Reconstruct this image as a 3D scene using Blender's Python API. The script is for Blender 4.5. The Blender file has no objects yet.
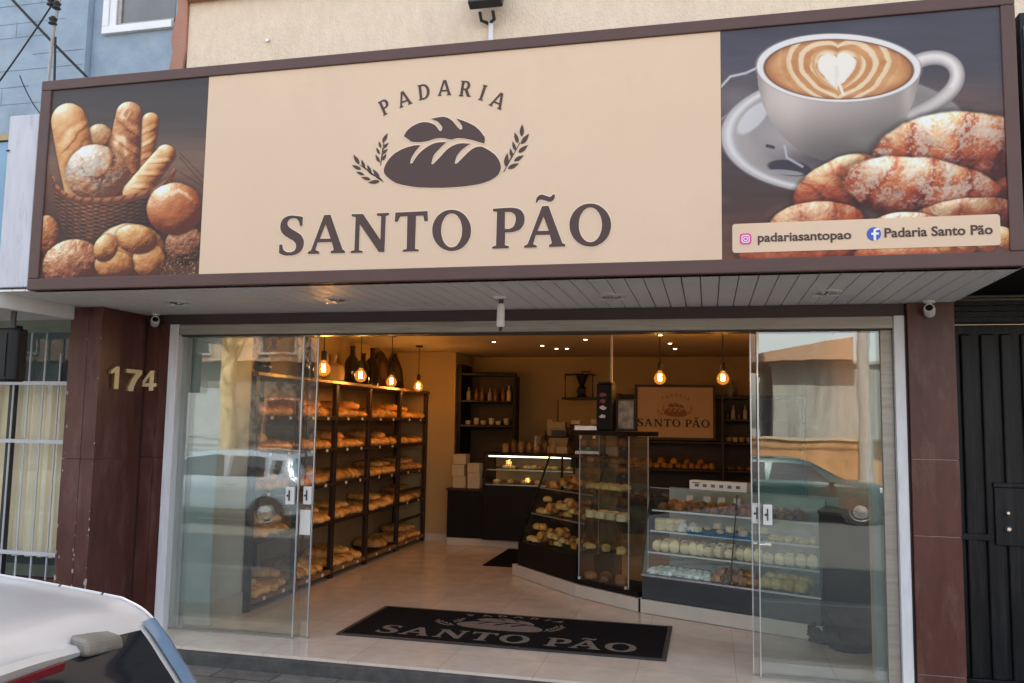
import bpy, bmesh, math, random
import numpy as np
from mathutils import Vector, Matrix, noise as mnoise
random.seed(7)
sc = bpy.context.scene
COL = sc.collection
R = math.radians

# ------------------------------------------------------------------ helpers
def srgb(r, g, b):
    f = lambda c: (c/255/12.92 if c/255 <= .04045 else ((c/255+.055)/1.055)**2.4)
    return (f(r), f(g), f(b), 1)

def nodes(name):
    m = bpy.data.materials.new(name); m.use_nodes = True
    nt = m.node_tree; b = nt.nodes['Principled BSDF']
    return m, nt, b

def mat(name, col, rough=.6, metal=0, var=.12, scale=6, bump=0, bscale=40, spec=.5, rand=0, coat=0, stain=None, stain_scale=2, stain_amt=.5, stretch=None, detail=4):
    m, nt, b = nodes(name)
    N = nt.nodes.new; K = nt.links.new
    tc = N('ShaderNodeTexCoord'); src = tc.outputs['Object']
    if stretch:
        mp = N('ShaderNodeMapping'); mp.inputs['Scale'].default_value = stretch; K(src, mp.inputs['Vector']); src = mp.outputs['Vector']
    nz = N('ShaderNodeTexNoise'); nz.inputs['Scale'].default_value = scale; nz.inputs['Detail'].default_value = detail; K(src, nz.inputs['Vector'])
    mx = N('ShaderNodeMix'); mx.data_type = 'RGBA'
    c = Vector(col[:3])
    mx.inputs['A'].default_value = (*(c*(1-var)), 1); mx.inputs['B'].default_value = (*(c*(1+var)), 1)
    rm = N('ShaderNodeMapRange'); rm.inputs['From Min'].default_value = .3; rm.inputs['From Max'].default_value = .7
    K(nz.outputs['Fac'], rm.inputs['Value']); K(rm.outputs['Result'], mx.inputs['Factor'])
    out = mx.outputs['Result']
    if stain:
        n2 = N('ShaderNodeTexNoise'); n2.inputs['Scale'].default_value = stain_scale; n2.inputs['Detail'].default_value = 8; n2.inputs['Roughness'].default_value = .7; K(src, n2.inputs['Vector'])
        r2 = N('ShaderNodeMapRange'); r2.inputs['From Min'].default_value = .52; r2.inputs['From Max'].default_value = .72; r2.inputs['To Max'].default_value = stain_amt
        K(n2.outputs['Fac'], r2.inputs['Value'])
        m2 = N('ShaderNodeMix'); m2.data_type = 'RGBA'; K(out, m2.inputs['A']); m2.inputs['B'].default_value = stain; K(r2.outputs['Result'], m2.inputs['Factor']); out = m2.outputs['Result']
    if rand:
        oi = N('ShaderNodeObjectInfo'); hs = N('ShaderNodeHueSaturation')
        r3 = N('ShaderNodeMapRange'); r3.inputs['To Min'].default_value = 1-rand; r3.inputs['To Max'].default_value = 1+rand; K(oi.outputs['Random'], r3.inputs['Value'])
        K(r3.outputs['Result'], hs.inputs['Value']); K(out, hs.inputs['Color']); out = hs.outputs['Color']
    K(out, b.inputs['Base Color'])
    b.inputs['Roughness'].default_value = rough; b.inputs['Metallic'].default_value = metal; b.inputs['Specular IOR Level'].default_value = spec
    b.inputs['Coat Weight'].default_value = coat; b.inputs['Coat Roughness'].default_value = .08
    if bump:
        nb = N('ShaderNodeTexNoise'); nb.inputs['Scale'].default_value = bscale; nb.inputs['Detail'].default_value = 5; K(src, nb.inputs['Vector'])
        bp = N('ShaderNodeBump'); bp.inputs['Strength'].default_value = bump; bp.inputs['Distance'].default_value = .02
        K(nb.outputs['Fac'], bp.inputs['Height']); K(bp.outputs['Normal'], b.inputs['Normal'])
    return m

def glass(name, tint=(.9, .95, .93), gain=1.7, grime=.0):
    """window glass: mirror reflection by Fresnel on the outer face, straight tinted transmission"""
    m, nt, b = nodes(name); nt.nodes.remove(b)
    N = nt.nodes.new; K = nt.links.new
    out = nt.nodes['Material Output']
    tr = N('ShaderNodeBsdfTransparent'); tr.inputs['Color'].default_value = (*tint, 1)
    gl = N('ShaderNodeBsdfGlossy'); gl.inputs['Roughness'].default_value = .004
    fr = N('ShaderNodeFresnel'); fr.inputs['IOR'].default_value = 1.52
    ge = N('ShaderNodeNewGeometry')
    inv = N('ShaderNodeMath'); inv.operation = 'SUBTRACT'; inv.inputs[0].default_value = 1; K(ge.outputs['Backfacing'], inv.inputs[1])
    mu = N('ShaderNodeMath'); mu.operation = 'MULTIPLY'; K(fr.outputs['Fac'], mu.inputs[0]); mu.inputs[1].default_value = gain
    m2 = N('ShaderNodeMath'); m2.operation = 'MULTIPLY'; m2.use_clamp = True; K(mu.outputs[0], m2.inputs[0]); K(inv.outputs[0], m2.inputs[1])
    bp = N('ShaderNodeBump'); bp.inputs['Strength'].default_value = .012; bp.inputs['Distance'].default_value = .05
    nz = N('ShaderNodeTexNoise'); nz.inputs['Scale'].default_value = 2.2; tc = N('ShaderNodeTexCoord'); K(tc.outputs['Object'], nz.inputs['Vector']); K(nz.outputs['Fac'], bp.inputs['Height']); K(bp.outputs['Normal'], gl.inputs['Normal'])
    mx = N('ShaderNodeMixShader'); K(m2.outputs[0], mx.inputs['Fac']); K(tr.outputs[0], mx.inputs[1]); K(gl.outputs[0], mx.inputs[2])
    last = mx.outputs[0]
    if grime:
        df = N('ShaderNodeBsdfDiffuse'); df.inputs['Color'].default_value = (.62, .64, .60, 1)
        n2 = N('ShaderNodeTexNoise'); n2.inputs['Scale'].default_value = 3; n2.inputs['Detail'].default_value = 7; K(tc.outputs['Object'], n2.inputs['Vector'])
        r2 = N('ShaderNodeMapRange'); r2.inputs['From Min'].default_value = .35; r2.inputs['From Max'].default_value = .75; r2.inputs['To Min'].default_value = grime*.5; r2.inputs['To Max'].default_value = grime*1.4; K(n2.outputs['Fac'], r2.inputs['Value'])
        m3 = N('ShaderNodeMixShader'); K(r2.outputs['Result'], m3.inputs['Fac']); K(last, m3.inputs[1]); K(df.outputs[0], m3.inputs[2]); last = m3.outputs[0]
    K(last, out.inputs['Surface'])
    return m

def glow_glass(m, col, s):
    nt = m.node_tree; out = nt.nodes['Material Output']; src = out.inputs['Surface'].links[0].from_socket
    e = nt.nodes.new('ShaderNodeEmission'); e.inputs['Color'].default_value = (*col, 1); e.inputs['Strength'].default_value = s
    a = nt.nodes.new('ShaderNodeAddShader'); nt.links.new(src, a.inputs[0]); nt.links.new(e.outputs[0], a.inputs[1]); nt.links.new(a.outputs[0], out.inputs['Surface'])
    return m
def emit(name, col, s):
    m, nt, b = nodes(name); b.inputs['Base Color'].default_value = (*col, 1)
    b.inputs['Emission Color'].default_value = (*col, 1); b.inputs['Emission Strength'].default_value = s
    return m

XF = {}
def tag(o, label=None, cat=None, group=None, kind=None):
    if label: o['label'] = label
    if cat: o['category'] = cat
    if group: o['group'] = group
    if kind: o['kind'] = kind
    return o
def thing(name, label, cat, loc=(0, 0, 0), rotz=0, group=None):
    o = bpy.data.objects.new(name, None); o.empty_display_size = .1; COL.objects.link(o)
    o.location = loc; o.rotation_euler = (0, 0, rotz)
    XF[o.name] = (Matrix.Translation(loc) @ Matrix.Rotation(rotz, 4, 'Z'))
    return tag(o, label, cat, group)

class MB:
    def __init__(s): s.v = []; s.f = []; s.mi = []; s.cur = 0
    def add(s, vs, fs):
        n = len(s.v); s.v += [tuple(p) for p in vs]; s.f += [tuple(i+n for i in f) for f in fs]; s.mi += [s.cur]*len(fs); return s
    def box(s, x0, y0, z0, x1, y1, z1, M=None):
        vs = [Vector(p) for p in ((x0,y0,z0),(x1,y0,z0),(x1,y1,z0),(x0,y1,z0),(x0,y0,z1),(x1,y0,z1),(x1,y1,z1),(x0,y1,z1))]
        if M: vs = [M @ p for p in vs]
        return s.add(vs, [(0,3,2,1),(4,5,6,7),(0,1,5,4),(1,2,6,5),(2,3,7,6),(3,0,4,7)])
    def hexa(s, vs): return s.add(vs, [(0,3,2,1),(4,5,6,7),(0,1,5,4),(1,2,6,5),(2,3,7,6),(3,0,4,7)])
    def prism(s, poly, z0, z1, axis='z', M=None):
        """poly extruded: axis z -> (x,y); y -> (x,z); x -> (y,z)"""
        n = len(poly); P = {'z': lambda a, b, c: (a, b, c), 'y': lambda a, b, c: (a, c, b), 'x': lambda a, b, c: (c, a, b)}[axis]
        vs = [Vector(P(a, b, z0)) for a, b in poly]+[Vector(P(a, b, z1)) for a, b in poly]
        if M: vs = [M @ p for p in vs]
        return s.add(vs, [tuple(range(n))[::-1], tuple(range(n, 2*n))]+[(i, (i+1) % n, (i+1) % n+n, i+n) for i in range(n)])
    def tube(s, pts, r, n=8, r1=None, cap=True):
        pts = [Vector(p) for p in pts]; rings = []
        for i, p in enumerate(pts):
            d = (pts[min(i+1, len(pts)-1)]-pts[max(i-1, 0)]).normalized()
            a = d.cross(Vector((0, 0, 1)) if abs(d.z) < .9 else Vector((1, 0, 0))).normalized(); b = d.cross(a)
            rr = r if r1 is None else r+(r1-r)*i/(len(pts)-1)
            rings.append([p+(a*math.cos(t*2*math.pi/n)+b*math.sin(t*2*math.pi/n))*rr for t in range(n)])
        vs = [q for g in rings for q in g]; fs = []
        for i in range(len(pts)-1):
            for k in range(n): fs.append((i*n+k, i*n+(k+1) % n, (i+1)*n+(k+1) % n, (i+1)*n+k))
        if cap: fs += [tuple(range(n))[::-1], tuple(range((len(pts)-1)*n, len(pts)*n))]
        return s.add(vs, fs)
    def lathe(s, prof, c=(0, 0, 0), n=20, M=None):
        vs = []; fs = []
        for r, z in prof:
            for k in range(n): vs.append(Vector((c[0]+r*math.cos(2*math.pi*k/n), c[1]+r*math.sin(2*math.pi*k/n), c[2]+z)))
        if M: vs = [M @ p for p in vs]
        for i in range(len(prof)-1):
            for k in range(n): fs.append((i*n+k, i*n+(k+1) % n, (i+1)*n+(k+1) % n, (i+1)*n+k))
        fs += [tuple(range(n))[::-1], tuple(range((len(prof)-1)*n, len(prof)*n))]
        return s.add(vs, fs)
    def blob(s, c, rad, seed=0, nz=.12, fz=2.5, n=14, m=9, flat=-.55, e=1.0, M=None):
        vs = []; fs = []
        for i in range(m+1):
            th = math.pi*i/m
            for k in range(n):
                ph = 2*math.pi*k/n; sg = lambda q: math.copysign(abs(q)**e, q)
                d = Vector((math.sin(th)*sg(math.cos(ph)), math.sin(th)*sg(math.sin(ph)), math.cos(th)))
                q = 1+nz*mnoise.noise(d*fz+Vector((seed*3.7, seed*1.3, 0)))
                p = Vector((d.x*rad[0]*q, d.y*rad[1]*q, max(d.z*q, flat)*rad[2]))+Vector(c)
                vs.append(M @ p if M else p)
        for i in range(m):
            for k in range(n): fs.append((i*n+k, (i+1)*n+k, (i+1)*n+(k+1) % n, i*n+(k+1) % n))
        return s.add(vs, fs)
    def build(s, name, mats, parent=None, smooth=False, bevel=0, local=False, seg=2, sub=0):
        me = bpy.data.meshes.new(name)
        vs = s.v
        if parent is not None and not local:
            I = XF[parent.name].inverted() if parent.name in XF else Matrix()
            vs = [tuple(I @ Vector(p)) for p in vs]
        me.from_pydata(vs, [], s.f)
        for m in (mats if isinstance(mats, (list, tuple)) else [mats]): me.materials.append(m)
        if any(s.mi): me.polygons.foreach_set('material_index', s.mi)
        bm = bmesh.new(); bm.from_mesh(me); bmesh.ops.recalc_face_normals(bm, faces=bm.faces); bm.to_mesh(me); bm.free()
        if smooth:
            me.polygons.foreach_set('use_smooth', [True]*len(me.polygons))
            me.set_sharp_from_angle(angle=R(40))
        o = bpy.data.objects.new(name, me); COL.objects.link(o)
        if parent is not None:
            o.parent = parent; XF[o.name] = XF.get(parent.name, Matrix())
        if bevel:
            bv = o.modifiers.new('bevel', 'BEVEL'); bv.width = bevel; bv.segments = seg; bv.limit_method = 'ANGLE'
        if sub:
            ss_ = o.modifiers.new('sub', 'SUBSURF'); ss_.levels = sub; ss_.render_levels = sub
        return o

def outline(name, loops_list, y0, y1, m, parent, bevel=0):
    """flat outlines in the x-z plane (with holes), given a real thickness from y0 back to y1"""
    cu = bpy.data.curves.new(name, 'CURVE'); cu.dimensions = '2D'; cu.fill_mode = 'BOTH'; cu.extrude = abs(y1-y0)/2; cu.bevel_depth = bevel
    for lp in loops_list:
        sp = cu.splines.new('POLY'); sp.points.add(len(lp)-1); sp.use_cyclic_u = True
        for p, q in zip(sp.points, lp): p.co = (q[0], q[1], 0, 1)
    return _curve(cu, name, (y0+y1)/2, m, parent)
def _curve(cu, name, y, m, parent, M2=None):
    ob = bpy.data.objects.new('tmp', cu); COL.objects.link(ob)
    dg = bpy.context.evaluated_depsgraph_get(); dg.update()
    me = bpy.data.meshes.new_from_object(ob.evaluated_get(dg)); me.name = name
    bpy.data.objects.remove(ob)
    T = Matrix(((1,0,0,0),(0,0,-1,y),(0,1,0,0),(0,0,0,1)))
    me.transform(T)
    if M2: me.transform(M2)
    if parent is not None and parent.name in XF: me.transform(XF[parent.name].inverted())
    me.materials.clear(); me.materials.append(m)
    o = bpy.data.objects.new(name, me); COL.objects.link(o)
    if parent is not None: o.parent = parent; XF[o.name] = XF.get(parent.name, Matrix())
    return o
def lettering(name, s, x0, x1, z, y, h, m, parent, offset=.0, ext=.001, M2=None):
    """a line of writing, baseline z, stretched between x0 and x1, letter size h"""
    cu = bpy.data.curves.new(name, 'FONT'); cu.body = s; cu.size = 1; cu.offset = offset; cu.extrude = ext/h; cu.resolution_u = 4
    ob = bpy.data.objects.new('tmp', cu); COL.objects.link(ob)
    dg = bpy.context.evaluated_depsgraph_get(); dg.update()
    me = bpy.data.meshes.new_from_object(ob.evaluated_get(dg)); me.name = name; bpy.data.objects.remove(ob)
    xs = [v.co.x for v in me.vertices]; a, b = min(xs), max(xs); sx = (x1-x0)/(b-a)
    me.transform(Matrix(((sx,0,0,x0-a*sx),(0,0,-h,y),(0,h,0,z),(0,0,0,1))))
    if M2: me.transform(M2)
    if parent is not None and parent.name in XF: me.transform(XF[parent.name].inverted())
    me.materials.clear(); me.materials.append(m)
    o = bpy.data.objects.new(name, me); COL.objects.link(o)
    if parent is not None: o.parent = parent; XF[o.name] = XF.get(parent.name, Matrix())
    return o
def kids(o): return [c for c in bpy.data.objects if c.parent == o]
def dup(o, loc, rotz=None, label=None, ch=None):
    c = o.copy(); COL.objects.link(c); c.location = loc
    if rotz is not None: c.rotation_euler = (0, 0, rotz)
    if label: c['label'] = label
    for k in (kids(o) if ch is None else ch):
        d = k.copy(); COL.objects.link(d); d.parent = c
        for g in kids(k):
            e = g.copy(); COL.objects.link(e); e.parent = d
    return c
def B(x0, y0, z0, x1, y1, z1): return MB().box(x0, y0, z0, x1, y1, z1)

# ------------------------------------------------------------------ materials
M = {}
M['sign_frame'] = mat('sign frame paint', (.090, .044, .036), .5, var=.06, spec=.4)
M['beige'] = mat('sign vinyl', (.685, .500, .345), .5, var=.035, scale=.9, spec=.35, bump=.05, bscale=1.6, stain=(.60, .43, .30, 1), stain_scale=1.1, stain_amt=.45)
M['letter'] = mat('sign letter brown', (.074, .042, .036), .5, var=.03, spec=.3)
M['letter_edge'] = mat('letter outline cream', (.80, .62, .47), .5, var=.02)
M['pvc'] = mat('pvc ceiling boards', (.90, .90, .89), .5, var=.03, scale=2, stretch=(1, 1, 1), spec=.35, stain=(.55, .53, .50, 1), stain_scale=1.2, stain_amt=.35)
M['brown_tile'] = mat('brown ceramic tile', (.098, .036, .028), .36, spec=.34, var=.22, scale=7, bump=.06, bscale=25, stain=(.18, .10, .082, 1), stain_scale=5, stain_amt=.75, detail=8, stretch=(1.6, 1.6, .45))
M['brown_strip'] = mat('brown painted strip', (.05, .028, .026), .5)
M['worn'] = mat('worn plaster chips', (.42, .33, .30), .8)
M['jamb'] = mat('white jamb', (.72, .72, .74), .45, var=.06, scale=9, stain=(.42, .40, .38, 1), stain_scale=6, stain_amt=.45, stretch=(3, 3, .5))
M['alu'] = mat('dull aluminium', (.34, .31, .27), .45, metal=.35, var=.14, scale=4, stretch=(.6, 4, 9), stain=(.20, .17, .14, 1), stain_scale=3, stain_amt=.8)
M['alu_clean'] = mat('aluminium strip', (.62, .63, .63), .3, metal=.6, var=.04)
M['glass'] = glass('shop door glass', (.945, .972, .958), 3.4, grime=.013)
M['case_glass'] = glass('display glass', (.955, .985, .972), .6, grime=.002)
M['tall_glass'] = glass('tall case glass', (.95, .985, .972), 3.0, grime=.012)
M['bulb_glass'] = glass('amber bulb glass', (1.0, .72, .34), 1.0)
M['win_glass'] = glass('neighbour glass', (.96, .98, .97), .8, grime=.008)
M['dark_glass'] = mat('dark window glass', (.012, .014, .017), .05, var=.02, spec=.6)
M['plaster'] = mat('cream roughcast render', (.74, .60, .45), .92, var=.05, scale=14, bump=.5, bscale=70, stain=(.60, .46, .34, 1), stain_scale=1.6, stain_amt=.6, stretch=(1.4, 1.4, .6), detail=8)
M['terracotta'] = mat('terracotta trim', (.38, .185, .125), .85, var=.10, scale=6, bump=.2, bscale=40, stain=(.30, .20, .16, 1), stain_scale=3, stain_amt=.5)
M['blue'] = mat('pale blue wall paint', (.27, .345, .42), .88, var=.12, scale=6, bump=.4, bscale=14, stain=(.36, .40, .43, 1), stain_scale=3.5, stain_amt=.7, detail=8)
M['white'] = mat('white paint', (.76, .76, .77), .5, var=.05, scale=5, stain=(.50, .46, .42, 1), stain_scale=2.5, stain_amt=.35)
M['white_weather'] = mat('weathered white sheet', (.52, .52, .56), .55, var=.10, scale=3, stain=(.24, .24, .28, 1), stain_scale=4, stain_amt=.55, stretch=(4, 4, .7))
M['int_wall'] = mat('interior cream wall', (.46, .335, .165), .8, var=.05, scale=2, bump=.05)
M['int_ceiling'] = mat('interior ceiling', (.52, .42, .28), .7, var=.03)
M['int_white'] = mat('interior white pillar', (.58, .61, .58), .5, var=.04)
M['wood_dark'] = mat('dark brown rack wood', (.024, .010, .006), .5, var=.3, scale=5, stretch=(6, 1, 6), bump=.06)
M['wood_mid'] = mat('shelf edge wood', (.24, .12, .05), .5, var=.2, scale=6, stretch=(8, 1, 8))
M['black'] = mat('black laminate', (.007, .006, .006), .5, var=.2, spec=.22)
M['black_metal'] = mat('black painted metal', (.006, .006, .007), .45, var=.15, spec=.3)
M['grey_metal'] = mat('grey base panel', (.040, .046, .052), .35, var=.15, scale=3, stretch=(1, 4, 6))
M['gate'] = mat('black gate paint', (.010, .011, .013), .42, stain=(.035, .035, .038, 1), stain_scale=5, stain_amt=.6, var=.3, scale=5, stretch=(5, 5, .6), bump=.04, spec=.22)
M['plinth'] = mat('pale plinth stone', (.56, .51, .44), .35, var=.05)
M['steel'] = mat('steel', (.62, .62, .62), .25, metal=.9, var=.04)
M['plastic_white'] = mat('white plastic', (.74, .74, .72), .35, var=.03)
M['plastic_dark'] = mat('dark plastic', (.03, .03, .032), .45, var=.1)
M['paper'] = mat('white paper', (.78, .77, .73), .8, var=.03)
M['brass'] = mat('aged brass numeral', (.50, .32, .12), .4, metal=.55, var=.08)
M['brass_face'] = mat('gold numeral face', (.86, .66, .36), .5, metal=0, var=.06)
M['rubber'] = mat('black mat rubber', (.007, .007, .010), .9, spec=.12, var=.25, scale=60, bump=.3, bscale=400)
M['mat_print'] = mat('mat lettering fibre', (.20, .165, .135), .9, var=.35, scale=60, bump=.3, bscale=300)
M['bread'] = mat('bread crust', (.60, .27, .055), .42, var=.40, scale=16, rand=.28, bump=.25, bscale=60, stain=(.74, .47, .17, 1), stain_scale=9, stain_amt=.7)
M['bread_dark'] = mat('brown pastry crust', (.26, .095, .025), .4, var=.4, scale=18, rand=.45, bump=.3, bscale=60, stain=(.70, .36, .10, 1), stain_scale=12, stain_amt=.8)
M['pastry'] = mat('yellow pastry', (.74, .52, .20), .55, var=.25, scale=20, rand=.2, bump=.25, bscale=70, stain=(.45, .22, .07, 1), stain_scale=10, stain_amt=.5)
M['cream'] = mat('cream cake', (.84, .70, .42), .6, var=.2, scale=9, rand=.18, bump=.35, bscale=40, stain=(.55, .30, .12, 1), stain_scale=14, stain_amt=.8, stretch=(1, 1, 3.2))
M['topping'] = mat('fruit topping', (.45, .16, .05), .3, var=.6, scale=30, rand=.6)
M['icing'] = mat('white icing', (.78, .76, .70), .5, var=.06, rand=.06)
M['packet'] = mat('pale packet film', (.66, .72, .66), .25, var=.2, scale=14, rand=.15, bump=.3, bscale=40)
M['blue_tray'] = mat('blue tray', (.01, .13, .26), .35, var=.15)
M['red'] = mat('red plastic', (.30, .02, .02), .3)
M['filament'] = emit('bulb filament', (1.0, .55, .16), 60)
M['led'] = emit('case lamp strip', (1.0, .80, .55), 1.6)
M['spot'] = emit('ceiling spot glow', (1.0, .78, .5), 5)
glow_glass(M['bulb_glass'], (1.0, .40, .07), .10)
M['cord'] = mat('black cord', (.012, .011, .011), .6)
M['curtain'] = mat('cream curtain cloth', (.93, .80, .60), .9, var=.08, scale=3, stretch=(6, 6, .5), bump=.15)
M['bluegrey'] = mat('blue grey cloth', (.10, .15, .17), .85, var=.2)
M['bar_white'] = mat('white grille paint', (.55, .55, .57), .45, var=.08, scale=10, stain=(.40, .34, .28, 1), stain_scale=8, stain_amt=.4)
M['copper'] = mat('printed bread brown', (.30, .13, .06), .6, var=.05)
M['ink'] = mat('printed dark blue ink', (.02, .018, .03), .6)
M['sign_tan'] = mat('tan poster', (.62, .45, .27), .6, var=.03)

def grid_floor(name, col, grout, w, h, rough, offset=0., mortar=.004, var=.1, bump=0.0, rot=0., spec=.5, noise_scale=3.0, noise_amt=.12):
    m, nt, b = nodes(name); N = nt.nodes.new; K = nt.links.new
    tc = N('ShaderNodeTexCoord'); mp = N('ShaderNodeMapping'); mp.inputs['Rotation'].default_value = (0, 0, rot); K(tc.outputs['Object'], mp.inputs['Vector'])
    br = N('ShaderNodeTexBrick'); br.offset = offset; br.inputs['Scale'].default_value = 1; br.inputs['Brick Width'].default_value = w; br.inputs['Row Height'].default_value = h
    br.inputs['Mortar Size'].default_value = mortar; br.inputs['Mortar Smooth'].default_value = .3; br.inputs['Bias'].default_value = 0
    c = Vector(col); br.inputs['Color1'].default_value = (*(c*(1-var)), 1); br.inputs['Color2'].default_value = (*(c*(1+var)), 1); br.inputs['Mortar'].default_value = (*grout, 1)
    K(mp.outputs['Vector'], br.inputs['Vector'])
    nz = N('ShaderNodeTexNoise'); nz.inputs['Scale'].default_value = noise_scale; nz.inputs['Detail'].default_value = 8; nz.inputs['Roughness'].default_value = .65; K(tc.outputs['Object'], nz.inputs['Vector'])
    rm = N('ShaderNodeMapRange'); rm.inputs['From Min'].default_value = .25; rm.inputs['From Max'].default_value = .75; rm.inputs['To Min'].default_value = 1-noise_amt; rm.inputs['To Max'].default_value = 1+noise_amt; K(nz.outputs['Fac'], rm.inputs['Value'])
    hs = N('ShaderNodeHueSaturation'); K(br.outputs['Color'], hs.inputs['Color']); K(rm.outputs['Result'], hs.inputs['Value']); K(hs.outputs['Color'], b.inputs['Base Color'])
    rr = N('ShaderNodeMapRange'); rr.inputs['To Min'].default_value = rough*.7; rr.inputs['To Max'].default_value = rough*1.4; K(nz.outputs['Fac'], rr.inputs['Value']); K(rr.outputs['Result'], b.inputs['Roughness'])
    b.inputs['Specular IOR Level'].default_value = spec
    if bump:
        bp = N('ShaderNodeBump'); bp.inputs['Strength'].default_value = bump; bp.inputs['Distance'].default_value = .02
        ad = N('ShaderNodeMath'); ad.operation = 'SUBTRACT'; K(nz.outputs['Fac'], ad.inputs[0]); K(br.outputs['Fac'], ad.inputs[1]); K(ad.outputs[0], bp.inputs['Height']); K(bp.outputs['Normal'], b.inputs['Normal'])
    return m
M['floor'] = grid_floor('porcelain floor tiles', (.74, .625, .51), (.54, .44, .35), .62, .62, .14, mortar=.003, var=.03, noise_amt=.14, noise_scale=4.5)
M['paver'] = grid_floor('dark stone pavers', (.150, .132, .115), (.045, .042, .038), .42, .2, .75, offset=.5, mortar=.007, var=.28, bump=.5, noise_scale=9, noise_amt=.4)
M['asphalt'] = mat('asphalt', (.058, .057, .055), .9, var=.3, scale=60, bump=.4, bscale=200, stain=(.09, .088, .084, 1), stain_scale=.7, stain_amt=.6)
M['stone_edge'] = mat('dark stone edging', (.075, .070, .064), .75, var=.3, scale=12, bump=.3, bscale=60)
M['kerb'] = mat('kerb concrete', (.30, .29, .27), .9, var=.2, scale=8, bump=.3)

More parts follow.
